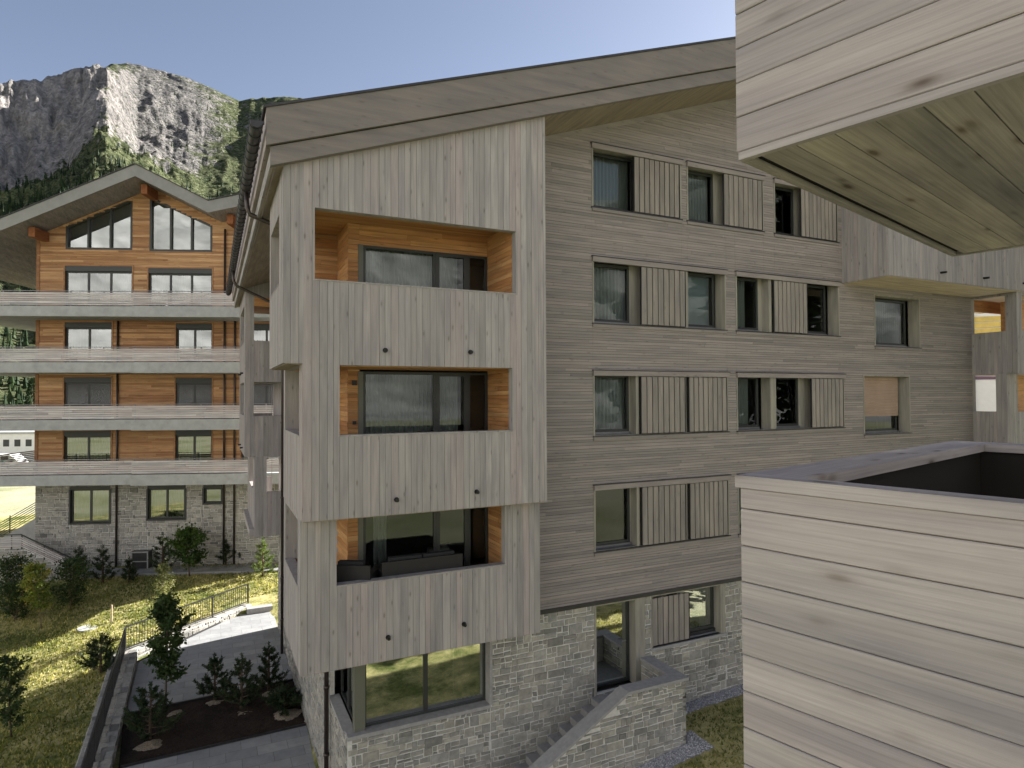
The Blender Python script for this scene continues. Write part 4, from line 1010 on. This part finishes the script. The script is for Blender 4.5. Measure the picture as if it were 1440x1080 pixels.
# low stone step at the far end of the terrace
mb=MB(); mb.box(W0,1.5,2.6,31.4,31.8,-9.95,-9.62); tag(mb.build('stone_step',M['coping']),'pale stone step at the far end of the paved terrace beside the building','step')
mb=MB(); mb.tube([(-4.79,33.1,G(-4.79,33.1)-.02),(-4.79,33.1,G(-4.79,33.1)+.035)],.42,24); tag(mb.build('manhole_cover',M['concrete']),'round grey manhole cover lying in the sunlit lawn','manhole cover')

# ================================================================== PLANTS
def rv(s=1.): return Vector((random.gauss(0,1),random.gauss(0,1),random.gauss(0,1))).normalized()*s
def leaf(mb,p,d,L,Wd,t):
    s=d.cross(rv()); s.normalize(); a=p+d*L; m=p+d*L*.45
    mb.face([p,m+s*Wd*.5,a,m-s*Wd*.5],t)
def broadleaf(name,H,spread,nl,ls,mat,seed,stem=.035,z0=.15,multi=1,colsh=.5,droop=0.):
    """young tree: tapering stem, limbs leaving it at all heights, leaves on the outer half of every limb"""
    random.seed(seed); T=MB(); Lf=MB()
    for s in range(multi):
        lean=Vector((Rr(-.12,.12),Rr(-.12,.12),0))*(1 if multi==1 else 2.2)
        pts=[Vector((0,0,0))+lean*t*H+Vector((math.sin(t*5+seed)*.04*H*.2,math.cos(t*4)*.03*H*.2,H*.93*t)) for t in [i/7 for i in range(8)]]
        T.tube(pts,[stem*(1-.8*i/7) for i in range(8)],7)
        nb=int(13+H*3)
        for b in range(nb):
            t=z0+(1-z0)*(b+.5)/nb; i=min(6,int(t*7)); base=pts[i].lerp(pts[i+1],t*7-i)
            prof=math.sin(math.pi*min(1,(t-z0)/(1-z0)*.86+.14))**.75
            L=spread*prof*Rr(.55,1.1)+.08; a=b*2.4+Rr(-.5,.5)
            d=Vector((math.cos(a),math.sin(a),Rr(.15,.8)-droop)).normalized()
            tip=base+d*L+Vector((0,0,L*.15)); mid=base.lerp(tip,.5)+Vector((0,0,-.03*L))
            T.tube([base,mid,tip],[stem*.35*(1-t*.5),stem*.22,stem*.08],5,cap=False)
            clt=Rr(.15,.85)
            for k in range(int(nl/nb/multi)):
                q=Rr(.25,1.08); p=base.lerp(mid,q*2) if q<.5 else mid.lerp(tip,(q-.5)*2)
                p=p+rv(abs(random.gauss(0,.13*spread+.04)))
                dd=(rv()+Vector((0,0,-.25))+d*.5).normalized(); leaf(Lf,p,dd,ls*Rr(.6,1.25),ls*Rr(.45,.7),min(1,max(0,clt+random.gauss(0,.2))))
    return T,Lf
def make(name,label,cat,loc,T,Lf,mt,ml,group=None,rot=0.,pt='trunk',pl='crown'):
    r=thing(name,(0,0,0),label,cat,group)
    T.build(pt,mt,r,smooth=True); Lf.build(pl,ml,r)
    r.location=loc; r.rotation_euler=(0,0,rot); return r
def pine(H,Rm,nb,seed,needle=.085,up=.9,dens=62):
    """young mountain pine: whorls of upswept shoots, each a bottle brush of needles"""
    random.seed(seed); T=MB(); Lf=MB()
    T.tube([(0,0,0),(0,0,H*.55),(0,0,H*.9)],[.035*H,.022*H,.008],6)
    shoots=[(Vector((0,0,H*.72)),Vector((0,0,1)),H*.28)]
    for b in range(nb):
        t=((b+.5)/nb)**1.1; a=b*2.4+Rr(-.4,.4); z=H*(.06+.8*t); L=Rm*(1-.72*t)*Rr(.7,1.15)
        d=Vector((math.cos(a),math.sin(a),Rr(.1,.4))).normalized(); p0=Vector((0,0,z)); p1=p0+d*L*.6; e=(d+Vector((0,0,up*Rr(.6,1.3)))).normalized(); p2=p1+e*L*.65
        T.tube([p0,p1,p2],[.012*H,.008*H,.004],4,cap=False)
        shoots.append((p0.lerp(p1,.35),(p1-p0).normalized(),L*.42)); shoots.append((p1,e,L*.7))
        for k in range(2):
            sd=(d+rv(.7)+Vector((0,0,up*.8))).normalized(); shoots.append((p0.lerp(p1,Rr(.5,1)),sd,L*Rr(.3,.5)))
    for (p,d,L) in shoots:
        tt=Rr(.1,.8)
        for k in range(int(dens*max(.5,L/.3))):
            q=p+d*L*random.random(); nd=(rv()+d*1.0).normalized(); leaf(Lf,q,nd,needle*Rr(.8,1.5),.024,min(1,max(0,tt+random.gauss(0,.18))))
    return T,Lf
TW_=M['twig']; BK=M['bark']
# terrace bed
T,L_=broadleaf('t',3.7,.62,3400,.15,None,11,stem=.035,z0=.22)
make('young_maple','tall slender dark-leaved young tree growing in the mulch bed of the terrace','tree',(-1.24,23.1,ZT+.02),T,L_,BK,M['leaf_dark'])
Pb,Pn=pine(1.6,.85,26,21,dens=70); make('mountain_pine','dark bushy pine at the near left corner of the mulch bed under the young tree','shrub',(-1.55,21.2,ZT+.02),Pb,Pn,BK,M['needle'])
pin=[(.14,23.0,1.5,.62,22,'small pine at the far edge of the mulch bed, left of the tallest one'),(.9,21.9,1.75,.7,23,'tallest of the three small pines in the mulch bed'),(1.78,22.9,1.6,.58,24,'small pine in the mulch bed nearest the building wall')]
for (x,y,H,Rm,sd,lb) in pin:
    a,b=pine(H,Rm,24,sd,dens=70); make('mountain_pine',lb,'shrub',(x,y,ZT+.03),a,b,BK,M['needle'],'small pines in the mulch bed')
a,b=pine(.62,.68,26,26,up=.35,dens=80); make('mountain_pine','low spreading dwarf pine in the mulch bed against the building corner','shrub',(2.12,21.3,ZT+.03),a,b,BK,M['needle'])
for (x,y,r) in ((.14,22.7,.42),(.9,21.55,.5),(1.85,22.62,.46),(2.1,21.0,.52),(-1.5,20.85,.45),(-.95,22.5,.4)):
    n=20; U,V=np.meshgrid(np.linspace(0,2*np.pi,n+1),np.linspace(0,1,5)); rr=r*V*(1+.12*np.sin(3*U+x*9))
    Z=ZT+.10-.11*V**2+rng.normal(0,.008,U.shape); Z[:,-1]=Z[:,0]
    tag(grid_mesh('bark_chips',x+rr*np.cos(U),y+rr*np.sin(U)*.8,Z,M['chips'],False),kind='stuff')
# lawn
a,b=pine(1.45,.85,22,31,needle=.1); make('mountain_pine','dark pine shrub on the lawn just outside the retaining wall corner','shrub',(-3.6,27.5,G(-3.6,27.5)-.03),a,b,BK,M['needle'])
T,L_=broadleaf('t',2.7,.6,1700,.12,None,41,stem=.03,z0=.12); make('sapling','dark leafy sapling at the left edge of the lawn in shadow','tree',(-5.55,24.6,G(-5.55,24.6)),T,L_,BK,M['leaf_dark'])
T,L_=broadleaf('t',2.9,.55,3200,.075,None,42,stem=.022,z0=.28); lt=make('sapling','pale silvery sapling in the sunlit strip of lawn behind the fence','tree',(-1.95,31.4,G(-1.95,31.4)),T,L_,TW_,M['leaf_pale'])
s=MB(); zz=G(-1.8,31.3); s.tube([(-1.8,31.3,zz-.1),(-1.8,31.3,zz+1.4)],.03,8); tag(s.build('tree_stake',M['stake']),'pale round stake planted beside the silvery sapling','stake')
s=MB(); zz=G(-3.95,33.2); s.tube([(-3.95,33.2,zz-.1),(-3.95,33.2,zz+.75)],.035,8); tag(s.build('tree_stake',M['stake']),'lone short stake in the lawn near the shadow edge','stake')
T,L_=broadleaf('t',2.9,.75,2000,.13,None,43,stem=.025,z0=.3); make('sapling','yellow-green sapling catching the sun in front of the stair wall','tree',(-6.7,34.3,G(-6.7,34.3)),T,L_,TW_,M['leaf_yellow'])
T,L_=broadleaf('t',2.5,.8,2400,.12,None,44,stem=.03,z0=.1,multi=3); make('garden_bush','bushy green shrub right of the yellow-green sapling','bush',(-5.9,35.6,G(-5.9,35.6)),T,L_,TW_,M['leaf_dark'])
T,L_=broadleaf('t',2.2,1.0,2600,.12,None,45,stem=.03,z0=.05,multi=4); make('garden_bush','wide dark bush in front of the stair wall at the far left','bush',(-8.5,38.0,G(-8.5,38)),T,L_,TW_,M['leaf_dark'])
T,L_=broadleaf('t',1.7,.9,2200,.12,None,46,stem=.03,z0=.05,multi=4); make('garden_bush','low bush below the wide one at the left edge of the lawn','bush',(-8.0,35.8,G(-8,35.8)),T,L_,TW_,M['leaf_dark'])
T,L_=broadleaf('t',2.5,1.15,2800,.17,None,47,stem=.04,z0=.22); make('garden_tree','round green tree in front of the chalet stone base','tree',(-1.0,37.2,G(-1,37.2)),T,L_,BK,M['leaf'])
cons=[(-6.1,39.0,1.8,'leftmost small conifer along the chalet path, beside the foot of the slatted railing'),(-4.95,38.2,1.95,'slim conifer in front of the chalet downpipe'),(-3.75,37.7,1.3,'smallest conifer along the chalet path, left of the utility cabinet'),(-2.3,38.4,2.1,'broad conifer between the utility cabinet and the round tree'),(.75,38.2,1.35,'small conifer right of the round tree, left of the close pair'),(1.4,38.3,1.6,'small conifer right of the round tree, right of the close pair')]
for i,(x,y,H,lb) in enumerate(cons):
    a,b=pine(H,H*.34,18,60+i,needle=.12,up=.7,dens=46); make('garden_conifer',lb,'conifer',(x,y,G(x,y)-.02),a,b,BK,M['needle'],'small conifers along the chalet')
a,b=pine(1.95,.62,20,71,needle=.12,up=.6,dens=46); make('garden_conifer','bright yellow-green young conifer lit by the sun beside the building corner','conifer',(2.45,35.6,G(2.45,35.6)),a,b,TW_,M['needle_l'])
# grass: short tufts on the parts of the lawn in view
random.seed(5); mb=MB(); n=0
P=rng.uniform([-13,19],[4.5,39],(60000,2)); P2=rng.uniform([9.5,7.5],[16,13.3],(9000,2))
for (x,y),z in zip(np.concatenate([P,P2]),ground(np.concatenate([P[:,0],P2[:,0]]),np.concatenate([P[:,1],P2[:,1]]))):
    if -3.4<x<2.9 and 15<y<28.6: continue
    if x>-3.4 and y<33 and (y-28.6)<(x+3.4)*.905+.2 and x<2.9: continue
    if x>5 and (y>13.35 or (y>11.85 and x<11.1)): continue
    k=1 if x<5 else .7
    a=Rr(0,6.3); h=Rr(.05,.13)*k; w=Rr(.02,.045)*k; dx,dy=math.cos(a)*w,math.sin(a)*w; lx,ly=Rr(-.06,.06),Rr(-.06,.06)
    s=.5+.5*math.sin(x*1.1+math.sin(y*.9)*2)*math.cos(y*.7+x*.3); t=min(1,max(0,.15+.5*s+random.gauss(0,.22)))
    mb.face([(x-dx,y-dy,z-.01),(x+dx,y+dy,z-.01),(x+lx,y+ly,z+h)],t)
tag(mb.build('grass',M['grass']),kind='stuff')

# ================================================================== LOGGIA FURNITURE
def armchair(name,label,cat,loc,rot,Wd):
    r=thing(name,(0,0,0),label,cat,'dark patio seats in the lowest loggia')
    F=Frame((0,0,0),(1,0,0),(0,-1,0)); h=Wd/2
    m=MB(); m.box(F,-h,h,-.36,.36,.08,.3); 
    for sx in (-1,1):
        for sy in (-1,1): m.box(F,sx*(h-.05)-.025,sx*(h-.05)+.025,sy*.31-.025,sy*.31+.025,0,.08)
    m.build('base',M['rattan'],r)
    n=max(1,round((Wd-.3)/.62)); s=(Wd-.3)/n
    for i in range(n):
        m=MB(); m.box(F,-h+.15+i*s+.01,-h+.15+(i+1)*s-.01,-.22,.36,.301,.45); m.build('seat_cushion',M['cushion'],r)
        m=MB(); m.box(F,-h+.15+i*s+.015,-h+.15+(i+1)*s-.015,-.32,-.18,.46,.92); m.build('back_cushion',M['cushion'],r)
    m=MB(); m.box(F,-h,h,-.40,-.33,.3,.86); m.build('backrest',M['rattan'],r)
    for sx in (-1,1):
        m=MB(); m.box(F,min(sx*h,sx*(h-.14)),max(sx*h,sx*(h-.14)),-.33,.36,.3,.66); m.build('arm',M['rattan'],r)
    r.location=loc; r.rotation_euler=(0,0,rot); return r
armchair('patio_armchair','dark patio armchair at the left end of the lowest loggia','armchair',(2.72,13.36,-4.25),math.radians(150),.86)
armchair('patio_sofa','dark two-seat patio sofa with its back to the parapet in the lowest loggia','sofa',(4.05,13.32,-4.25),math.radians(180),1.75)
r=thing('lounge_chair',(5.2,15.2,-4.8),'lounge chair with pale cushion behind the glass of the lowest loggia','chair')
F=Frame((5.2,15.2,0),(1,0,0),(0,-1,0)); m=MB(); m.box(F,-.35,.35,-.35,.35,-4.42,-4.3); m.build('seat',M['rattan'],r)
m=MB(); m.box(F,-.35,.35,-.42,-.33,-4.3,-3.75); m.build('backrest',M['rattan'],r)
for a in (-.33,.29):
    for b in (-.33,.29):
        m=MB(); m.box(F,a,a+.04,b,b+.04,-4.8,-4.42); m.build('leg',M['rattan'],r)
m=MB(); m.box(F,-.25,.28,-.32,-.12,-4.29,-3.82); m.build('cushion',M['throw'],r)
# ================================================================== MOUNTAINS
def vnoise(x,y,z,seed):
    r=np.random.default_rng(seed); tab=r.random((64,64,64)).astype(np.float32)
    xi=np.floor(x).astype(int); yi=np.floor(y).astype(int); zi=np.floor(z).astype(int); fx=x-xi; fy=y-yi; fz=z-zi
    fx=fx*fx*(3-2*fx); fy=fy*fy*(3-2*fy); fz=fz*fz*(3-2*fz)
    g=lambda a,b,c:tab[(xi+a)%64,(yi+b)%64,(zi+c)%64]
    l=lambda a,b,t:a+(b-a)*t
    return l(l(l(g(0,0,0),g(1,0,0),fx),l(g(0,1,0),g(1,1,0),fx),fy),l(l(g(0,0,1),g(1,0,1),fx),l(g(0,1,1),g(1,1,1),fx),fy),fz)
def fbm(x,y,z,s,oct=5,gain=.5,seed=1,ridged=False):
    o=np.zeros_like(x); a=1.; t=0.
    for k in range(oct):
        n=vnoise(x/s,y/s,z/s,seed+k); n=1-np.abs(2*n-1) if ridged else n
        o+=a*n; t+=a; a*=gain; s/=2.03
    return o/t
t=NT('mountain_rock_and_scrub'); v=t.coords((1,1,1)); rk=t.attr('rock'); gr=t.attr('grassy'); pl=t.attr('pale')
n1=t.noise(v,.03,8,.68); n2=t.noise(v,.12,8,.7); mp=t.coords((.10,.10,.012)); n3=t.noise(mp,1.,7,.65,.8); n4=t.noise(v,.35,4,.6)
rc=t.ramp(n3,[(.28,(.075,.074,.076)),(.45,(.145,.14,.135)),(.6,(.215,.205,.195)),(.78,(.29,.277,.262))])
rc=t.mix(rc,t.ramp(n2,[(.3,(.55,.56,.58)),(.6,(1.1,1.08,1.06))]),1.,'MULTIPLY')
rc=t.mix(rc,(1.75,1.7,1.66,1),pl,'MULTIPLY')
rc=t.mix(rc,t.ramp(n4,[(.40,(.30,.34,.27)),(.50,(1,1,1)),(.66,(1.18,1.16,1.14))]),t.math('SUBTRACT',1.,t.math('MULTIPLY',pl,.6)),'MULTIPLY')
gc=t.ramp(n2,[(.28,(.024,.034,.019)),(.42,(.062,.075,.036)),(.54,(.118,.13,.066)),(.70,(.19,.19,.108))])
gm_=t.ramp(n2,[(.3,(.10,.122,.05)),(.7,(.20,.212,.095))])
gc=t.mix(gc,gm_,gr)
sh=t.ramp(n4,[(.42,(.25,.3,.25)),(.56,(1,1,1))]); gc=t.mix(gc,sh,.75,'MULTIPLY')
f=t.math('ADD',rk,t.math('MULTIPLY',t.math('SUBTRACT',n2,.5),1.5)); f=t.ramp(f,[(.42,(0,0,0)),(.58,(1,1,1))])
c=t.mix(gc,rc,f); hb=t.math('ADD',t.math('MULTIPLY',n2,1.4),n4)
t.bsdf(c,.95,hb,1.,3.,.05); M['mount']=t.m
M['hill']=plain('pale_bounce_hillside',(.33,.325,.32),.95,.05,0,.42,.045)  # kept pale so the unseen slopes throw fill light on the facade
def mountain(name,th0,th1,nth,nt,sil,r0,r1,amp,seed,cliff=None,group_mask=None):
    th=np.radians(np.linspace(th0,th1,nth)); tt=np.concatenate([np.linspace(-.03,1,nt),np.linspace(1.02,1.5,12)])
    TH,T=np.meshgrid(th,tt); E=sil(TH)
    R=r0+(r1-r0)*T; H=E*r1
    Tc=np.clip(T,0,1); s=.12*Tc+.88*Tc**1.35
    if cliff is not None:
        cl=cliff(TH); sc_=np.where(Tc<.60,.60*(Tc/.60)**1.15,np.where(Tc<.71,.60+.36*(Tc-.60)/.11,.96+.04*(Tc-.71)/.29)); s=s*(1-cl)+sc_*cl
    else: cl=np.zeros_like(TH)
    Z=-12+H*s; Z=np.where(T>1,-12+H*(1-(T-1)*1.1),Z)
    X=R*np.cos(TH); Y=R*np.sin(TH)
    env=np.clip(Tc*2.2,0,1)
    n=fbm(X,Y,Z*0,190,6,.52,seed,True); m=fbm(X,Y,Z*.5,46,5,.6,seed+20)
    lat=fbm(TH*900,Z*.28,Z*0,60,5,.6,seed+40,True)
    keep=1-.72*np.clip((Tc-.78)/.2,0,1)
    ampf=1-.55*np.clip((px_of(TH)-230)/80,0,1)*(np.abs(TH-FWD)<1.2)
    Z=Z+env*keep*ampf*((n-.62)*amp*1.5+(m-.5)*amp*.85)
    dr=(lat-.6)*(55*cl+16)*env+(m-.5)*30*env
    X=X+dr*np.cos(TH); Y=Y+dr*np.sin(TH)
    tan=(Z+0.)/np.hypot(X,Y); k=E[0]/np.maximum(tan.max(axis=0),.02); kk=np.pad(k,5,mode='edge'); kk=np.convolve(kk,np.ones(11)/11,mode='valid')
    Z=(Z+12)*kk[None,:]-12
    # slope -> bare rock
    e1=np.stack([np.gradient(X,axis=1),np.gradient(Y,axis=1),np.gradient(Z,axis=1)],-1); e0=np.stack([np.gradient(X,axis=0),np.gradient(Y,axis=0),np.gradient(Z,axis=0)],-1)
    nn=np.cross(e1,e0); nz=np.abs(nn[...,2])/(np.linalg.norm(nn,axis=-1)+1e-9)
    big=fbm(X,Y,Z,230,4,.5,seed+60)
    rock=np.clip((.80-nz)*1.7,0,1)+ (big-.5)*.9+ .25
    if group_mask is not None: rock=rock+group_mask(TH,Tc)
    grassy=np.clip((fbm(X,Y,Z,90,4,.55,seed+80)-.56)*7,0,1)
    o=grid_mesh(name,X,Y,Z,M['mount' if name=='mountain' else 'hill'],True,{'rock':np.clip(rock,0,1),'grassy':grassy,'pale':np.clip(cl*1.2,0,1)*np.clip((T-.5)/.1,0,1)})
    return tag(o,kind='structure'),(X,Y,Z,rock,Tc,TH)
PXS=np.array([-420,-300,-200,-100,0,20,50,62,80,110,150,185,220,260,290,320,335,350,400,430,480,560,700,900.]); PYS=np.array([150,140,128,112,104,101,101,97,92,85,80,81,90,101,114,128,135,132,129,132,138,150,165,180.])
FWD=math.atan2(.9035,.4282)
def sil_main(TH):
    ph=np.clip(FWD-TH,-1.2,1.2); px=720+892*np.tan(ph); y=np.interp(px,PXS,PYS)
    return (556-y)/892*np.cos(ph)
def px_of(TH): return 720+892*np.tan(np.clip(FWD-TH,-1.2,1.2))
def cliff_main(TH): return np.clip((190-px_of(TH))/90,0,1)*np.clip((px_of(TH)+260)/100,0,1)
def mask_main(TH,T):
    p=px_of(TH); lo=np.clip((.64-T)/.10,0,1)
    right=np.clip((p-215)/70,0,1)
    up=np.clip((T-.80)/.1,0,1)
    return .45*np.clip((150-p)/50,0,1)*(1-lo)+.34*np.clip((p-150)/50,0,1)*np.clip((330-p)/60,0,1)*(1-lo) -.75*lo -.30*right
_,MM=mountain('mountain',54,128,760,300,sil_main,300,1150,62,3,cliff_main,mask_main)
def sil_ring(TH): return .40+.22*np.clip(-np.cos(TH-.15),0,1)+.05*np.sin(TH*7)-.16*np.clip(np.cos(TH-.2),0,1)
mountain('bounce_hills',126,416,420,90,sil_ring,240,950,60,7,None,lambda TH,T:.75*np.clip((T-.15)/.3,0,1))  # unseen ring added around the camera side to bounce light onto the facade
# conifers over the lower slopes: one far wood
def cone_tree(mb,x,y,z,H,seed):
    r=random.Random(seed); R0=H*r.uniform(.14,.2); t=r.random(); k=5; a0=r.uniform(0,6)
    for (zb,zt,rr) in ((.06,.48,1.),(.3,.75,.72),(.58,1.,.45)):
        top=(x,y,z+H*zt); ring=[(x+math.cos(a0+i*2*math.pi/k)*R0*rr*r.uniform(.7,1.25),y+math.sin(a0+i*2*math.pi/k)*R0*rr*r.uniform(.7,1.25),z+H*(zb+r.uniform(-.04,.04))) for i in range(k)]
        for i in range(k): mb.face([ring[i],ring[(i+1)%k],top],min(1,max(0,t+r.uniform(-.25,.25))))
X,Y,Z,RK,TC,TH=MM; random.seed(9); mb=MB(); P=px_of(TH); cnt=0
hh,ww=X.shape
while cnt<3200:
    i=random.randrange(8,hh-20); j=random.randrange(0,ww); p=P[i,j]; tt=TC[i,j]
    if p<-120 or p>470: continue
    d=max(0,min(1,(.66-tt)/.2))
    if p>200: d=max(d*.6,.14 if tt<.9 else .02)
    if RK[i,j]>.62: d*=.12
    cl=.5+.5*math.sin(X[i,j]*.021+1.3)*math.cos(Y[i,j]*.017+X[i,j]*.008)
    if random.random()>d*cl: continue
    cone_tree(mb,X[i,j]+Rr(-2,2),Y[i,j]+Rr(-2,2),Z[i,j]-.6,Rr(4.5,10),cnt); cnt+=1
tag(mb.build('forest',M['forest']),kind='stuff')

# valley floor left of the chalet
def at_px(px,d):   # point on the valley floor, d metres ahead along a bearing
    a=FWD-math.atan((px-720)/892); return d*math.cos(a),d*math.sin(a)
def fan(name,b0,b1,d0,d1,z,mat):
    pts=[at_px(b0,d0),at_px(b1,d0),at_px(b1,d1),at_px(b0,d1)]; mb=MB(); mb.face([(x,y,z) for x,y in pts]); return tag(mb.build(name,mat),kind='structure')
mb=MB(); 
rd=[(-62,96),(-50,112),(-28,150),(-6,190),(-10,210),(-42,180),(-76,128),(-84,104)]
mb.face([(x,y,-9.93) for x,y in rd]); tag(mb.build('gravel_yard',M['road']),kind='structure')
conl=[((-38.5,258.0),15,'tall dark conifer beyond the valley, nearest the chalet wall'),((-52,250.0),17,'broad conifer beyond the valley between two darker ones'),((-63,246),14,'dark conifer beyond the valley at the left edge'),((-30,262),12,'short conifer beyond the valley half hidden by the chalet')]
for i,((x,y),H,lb) in enumerate(conl):
    random.seed(90+i); T=MB(); T.tube([(0,0,0),(0,0,H*.9)],[.22,.05],6); L_=MB()
    for b in range(900):
        q=random.random()**.8; a=Rr(0,6.28); rr=H*.2*(1-q)*Rr(.35,1.05)+.1; p=Vector((math.cos(a)*rr,math.sin(a)*rr,H*(.05+.95*q))); d=Vector((math.cos(a),math.sin(a),Rr(-.5,.1))).normalized()
        leaf(L_,p,d,Rr(.5,1.1),.5,min(1,max(0,random.gauss(.5,.25))))
    make('conifer_tree',lb,'conifer',(x,y,-10.2),T,L_,BK,M['forest'],'conifers beyond the valley')
hx,hy=at_px(34,128); hb=thing('white_hall',(hx,hy,-10),'long low white building with small windows in the sunny valley at the left edge','building')
Fh=Frame((hx,hy,0),uX,-vX); m=MB(); m.box(Fh,-9,9,-6,0,-10,-5.6); m.build('wall',M['white'],hb)
m=MB(); m.box(Fh,-9.3,9.3,-6.3,.3,-5.59,-5.3); m.build('roof',M['concrete'],hb)
for i in range(10):
    m=MB(); m.box(Fh,-8.2+i*1.7,-7.3+i*1.7,.001,.03,-7.6,-6.5); m.build('window',M['frame'],hb)
vx,vy=at_px(6,112); vn=thing('parked_van',(vx,vy,-9.95),'white van with a green stripe parked on the pale yard at the left edge','van')
Fv=Frame((vx,vy,0),uX,-vX); m=MB(); m.box(Fv,-2.6,1.4,-1,1,-9.5,-7.6); m.box(Fv,1.4,2.6,-.98,.98,-9.5,0,zt=(-7.6,-8.6)); m.build('body',M['white'],vn)
m=MB(); m.box(Fv,-2.61,1.4,1.0,1.012,-8.9,-8.5); m.build('stripe',plain('green_stripe',(.05,.25,.13),.5),vn)
m=MB(); m.box(Fv,.3,1.3,1.0,1.015,-8.45,-7.8); m.build('window',M['frame'],vn)
for u in (-1.6,1.6):
    m=MB(); m.tube([Fv.p(u,.9,-9.55),Fv.p(u,1.03,-9.55)],.36,14); m.build('wheel',M['black'],vn)

T=MB(); L_=MB(); random.seed(77); H=25.
T.tube([(0,0,0),(0,0,H*.5),(0,0,H*.97)],[.34,.2,.04],8)
for b in range(5200):
    q=random.random()**.75; a=Rr(0,6.28); rr=(2.9*(1-q)**.8+.15)*Rr(.3,1.05); z=H*(.08+.92*q)-rr*.25
    d=Vector((math.cos(a),math.sin(a),Rr(-.6,.05))).normalized(); leaf(L_,Vector((math.cos(a)*rr,math.sin(a)*rr,z)),d,Rr(.5,1.1),Rr(.25,.5),min(1,max(0,random.gauss(.5,.25))))
make('added_shade_spruce','tall dark spruce added out of view on the right to shade the near balcony','tree',(23.5,6.9,-8.3),T,L_,BK,M['forest'])  # added outside the frame only to keep sun off the near parapet cap

# building glimpsed through the right hand loggias
kb=thing('market_building',(62,34,-8),'pale building with yellow slatted panels and a purple band, glimpsed through the right loggia openings','building')
Fk=Frame((58,31.7,0),(.62,-.78,0),(-.78,-.62,0)); m=MB(); m.box(Fk,-16,16,-6,0,-9,9.5); m.build('wall',M['white'],kb)
m=MB(); m.box(Fk,-16,16,.0,.12,7.3,8.3); m.build('sign_band',plain('purple_band',(.16,.05,.17),.6),kb)
m=MB(); z=2.6
while z<6.2: m.box(Fk,-15.5,15.5,.02,.10,z,z+.42,random.random()); z+=.5
m.build('slatted_panel',plain('yellow_slats',(.62,.46,.13),.6,.2,0,.2,1.5),kb)
m=MB()
for u in range(-15,16,3): m.box(Fk,u-.14,u+.14,.1,.3,-8,7.2)
m.build('post',M['white'],kb)
m=MB(); m.box(Fk,-16,16,.0,.1,1.25,1.7); m.build('lower_band',plain('plum_band',(.15,.09,.15),.6),kb)

# ================================================================== LIGHT, SKY, CAMERA
SUN_AZ=math.radians(12.); SUN_EL=math.radians(29.)
sd=Vector((math.cos(SUN_AZ)*math.cos(SUN_EL),math.sin(SUN_AZ)*math.cos(SUN_EL),math.sin(SUN_EL)))
sl=bpy.data.lights.new('sun','SUN'); sl.energy=5.0; sl.angle=math.radians(.55); sl.color=(1,.96,.91)
so=bpy.data.objects.new('sun',sl); col.objects.link(so); so.rotation_euler=(-sd).to_track_quat('-Z','Y').to_euler(); so.location=(40,20,60)
w=bpy.data.worlds.new('World'); sc.world=w; w.use_nodes=True; nt=w.node_tree; nt.nodes.clear()
sk=nt.nodes.new('ShaderNodeTexSky'); sk.sky_type='NISHITA'; sk.sun_disc=False; sk.sun_elevation=SUN_EL; sk.sun_rotation=math.pi/2-SUN_AZ; sk.altitude=1400; sk.air_density=.72; sk.dust_density=1.8; sk.ozone_density=1.3
bg=nt.nodes.new('ShaderNodeBackground'); bg.inputs[1].default_value=.05; ou=nt.nodes.new('ShaderNodeOutputWorld'); hs=nt.nodes.new('ShaderNodeHueSaturation'); hs.inputs['Saturation'].default_value=.74; nt.links.new(sk.outputs[0],hs.inputs['Color']); nt.links.new(hs.outputs[0],bg.inputs[0]); nt.links.new(bg.outputs[0],ou.inputs[0])
cam=bpy.data.cameras.new('camera'); cam.sensor_width=36; cam.lens=891.8/1440*36; cam.clip_start=.05; cam.clip_end=6000
co=bpy.data.objects.new('camera',cam); col.objects.link(co)
r_=Vector((0.903652,-0.428244,-0.004539)); dn=Vector((0.004367,0.019811,-0.999794)); fw=Vector((0.428246,0.903446,0.019772))
mt=Matrix((( r_.x,-dn.x,-fw.x,0),(r_.y,-dn.y,-fw.y,0),(r_.z,-dn.z,-fw.z,0),(0,0,0,1))); co.matrix_world=mt
sc.camera=co
sc.view_settings.view_transform='Standard'; sc.view_settings.look='None'; sc.view_settings.exposure=2.05; sc.view_settings.gamma=1
sc.cycles.max_bounces=8; sc.cycles.transparent_max_bounces=16; sc.cycles.diffuse_bounces=4
sc.cycles.use_denoising=True
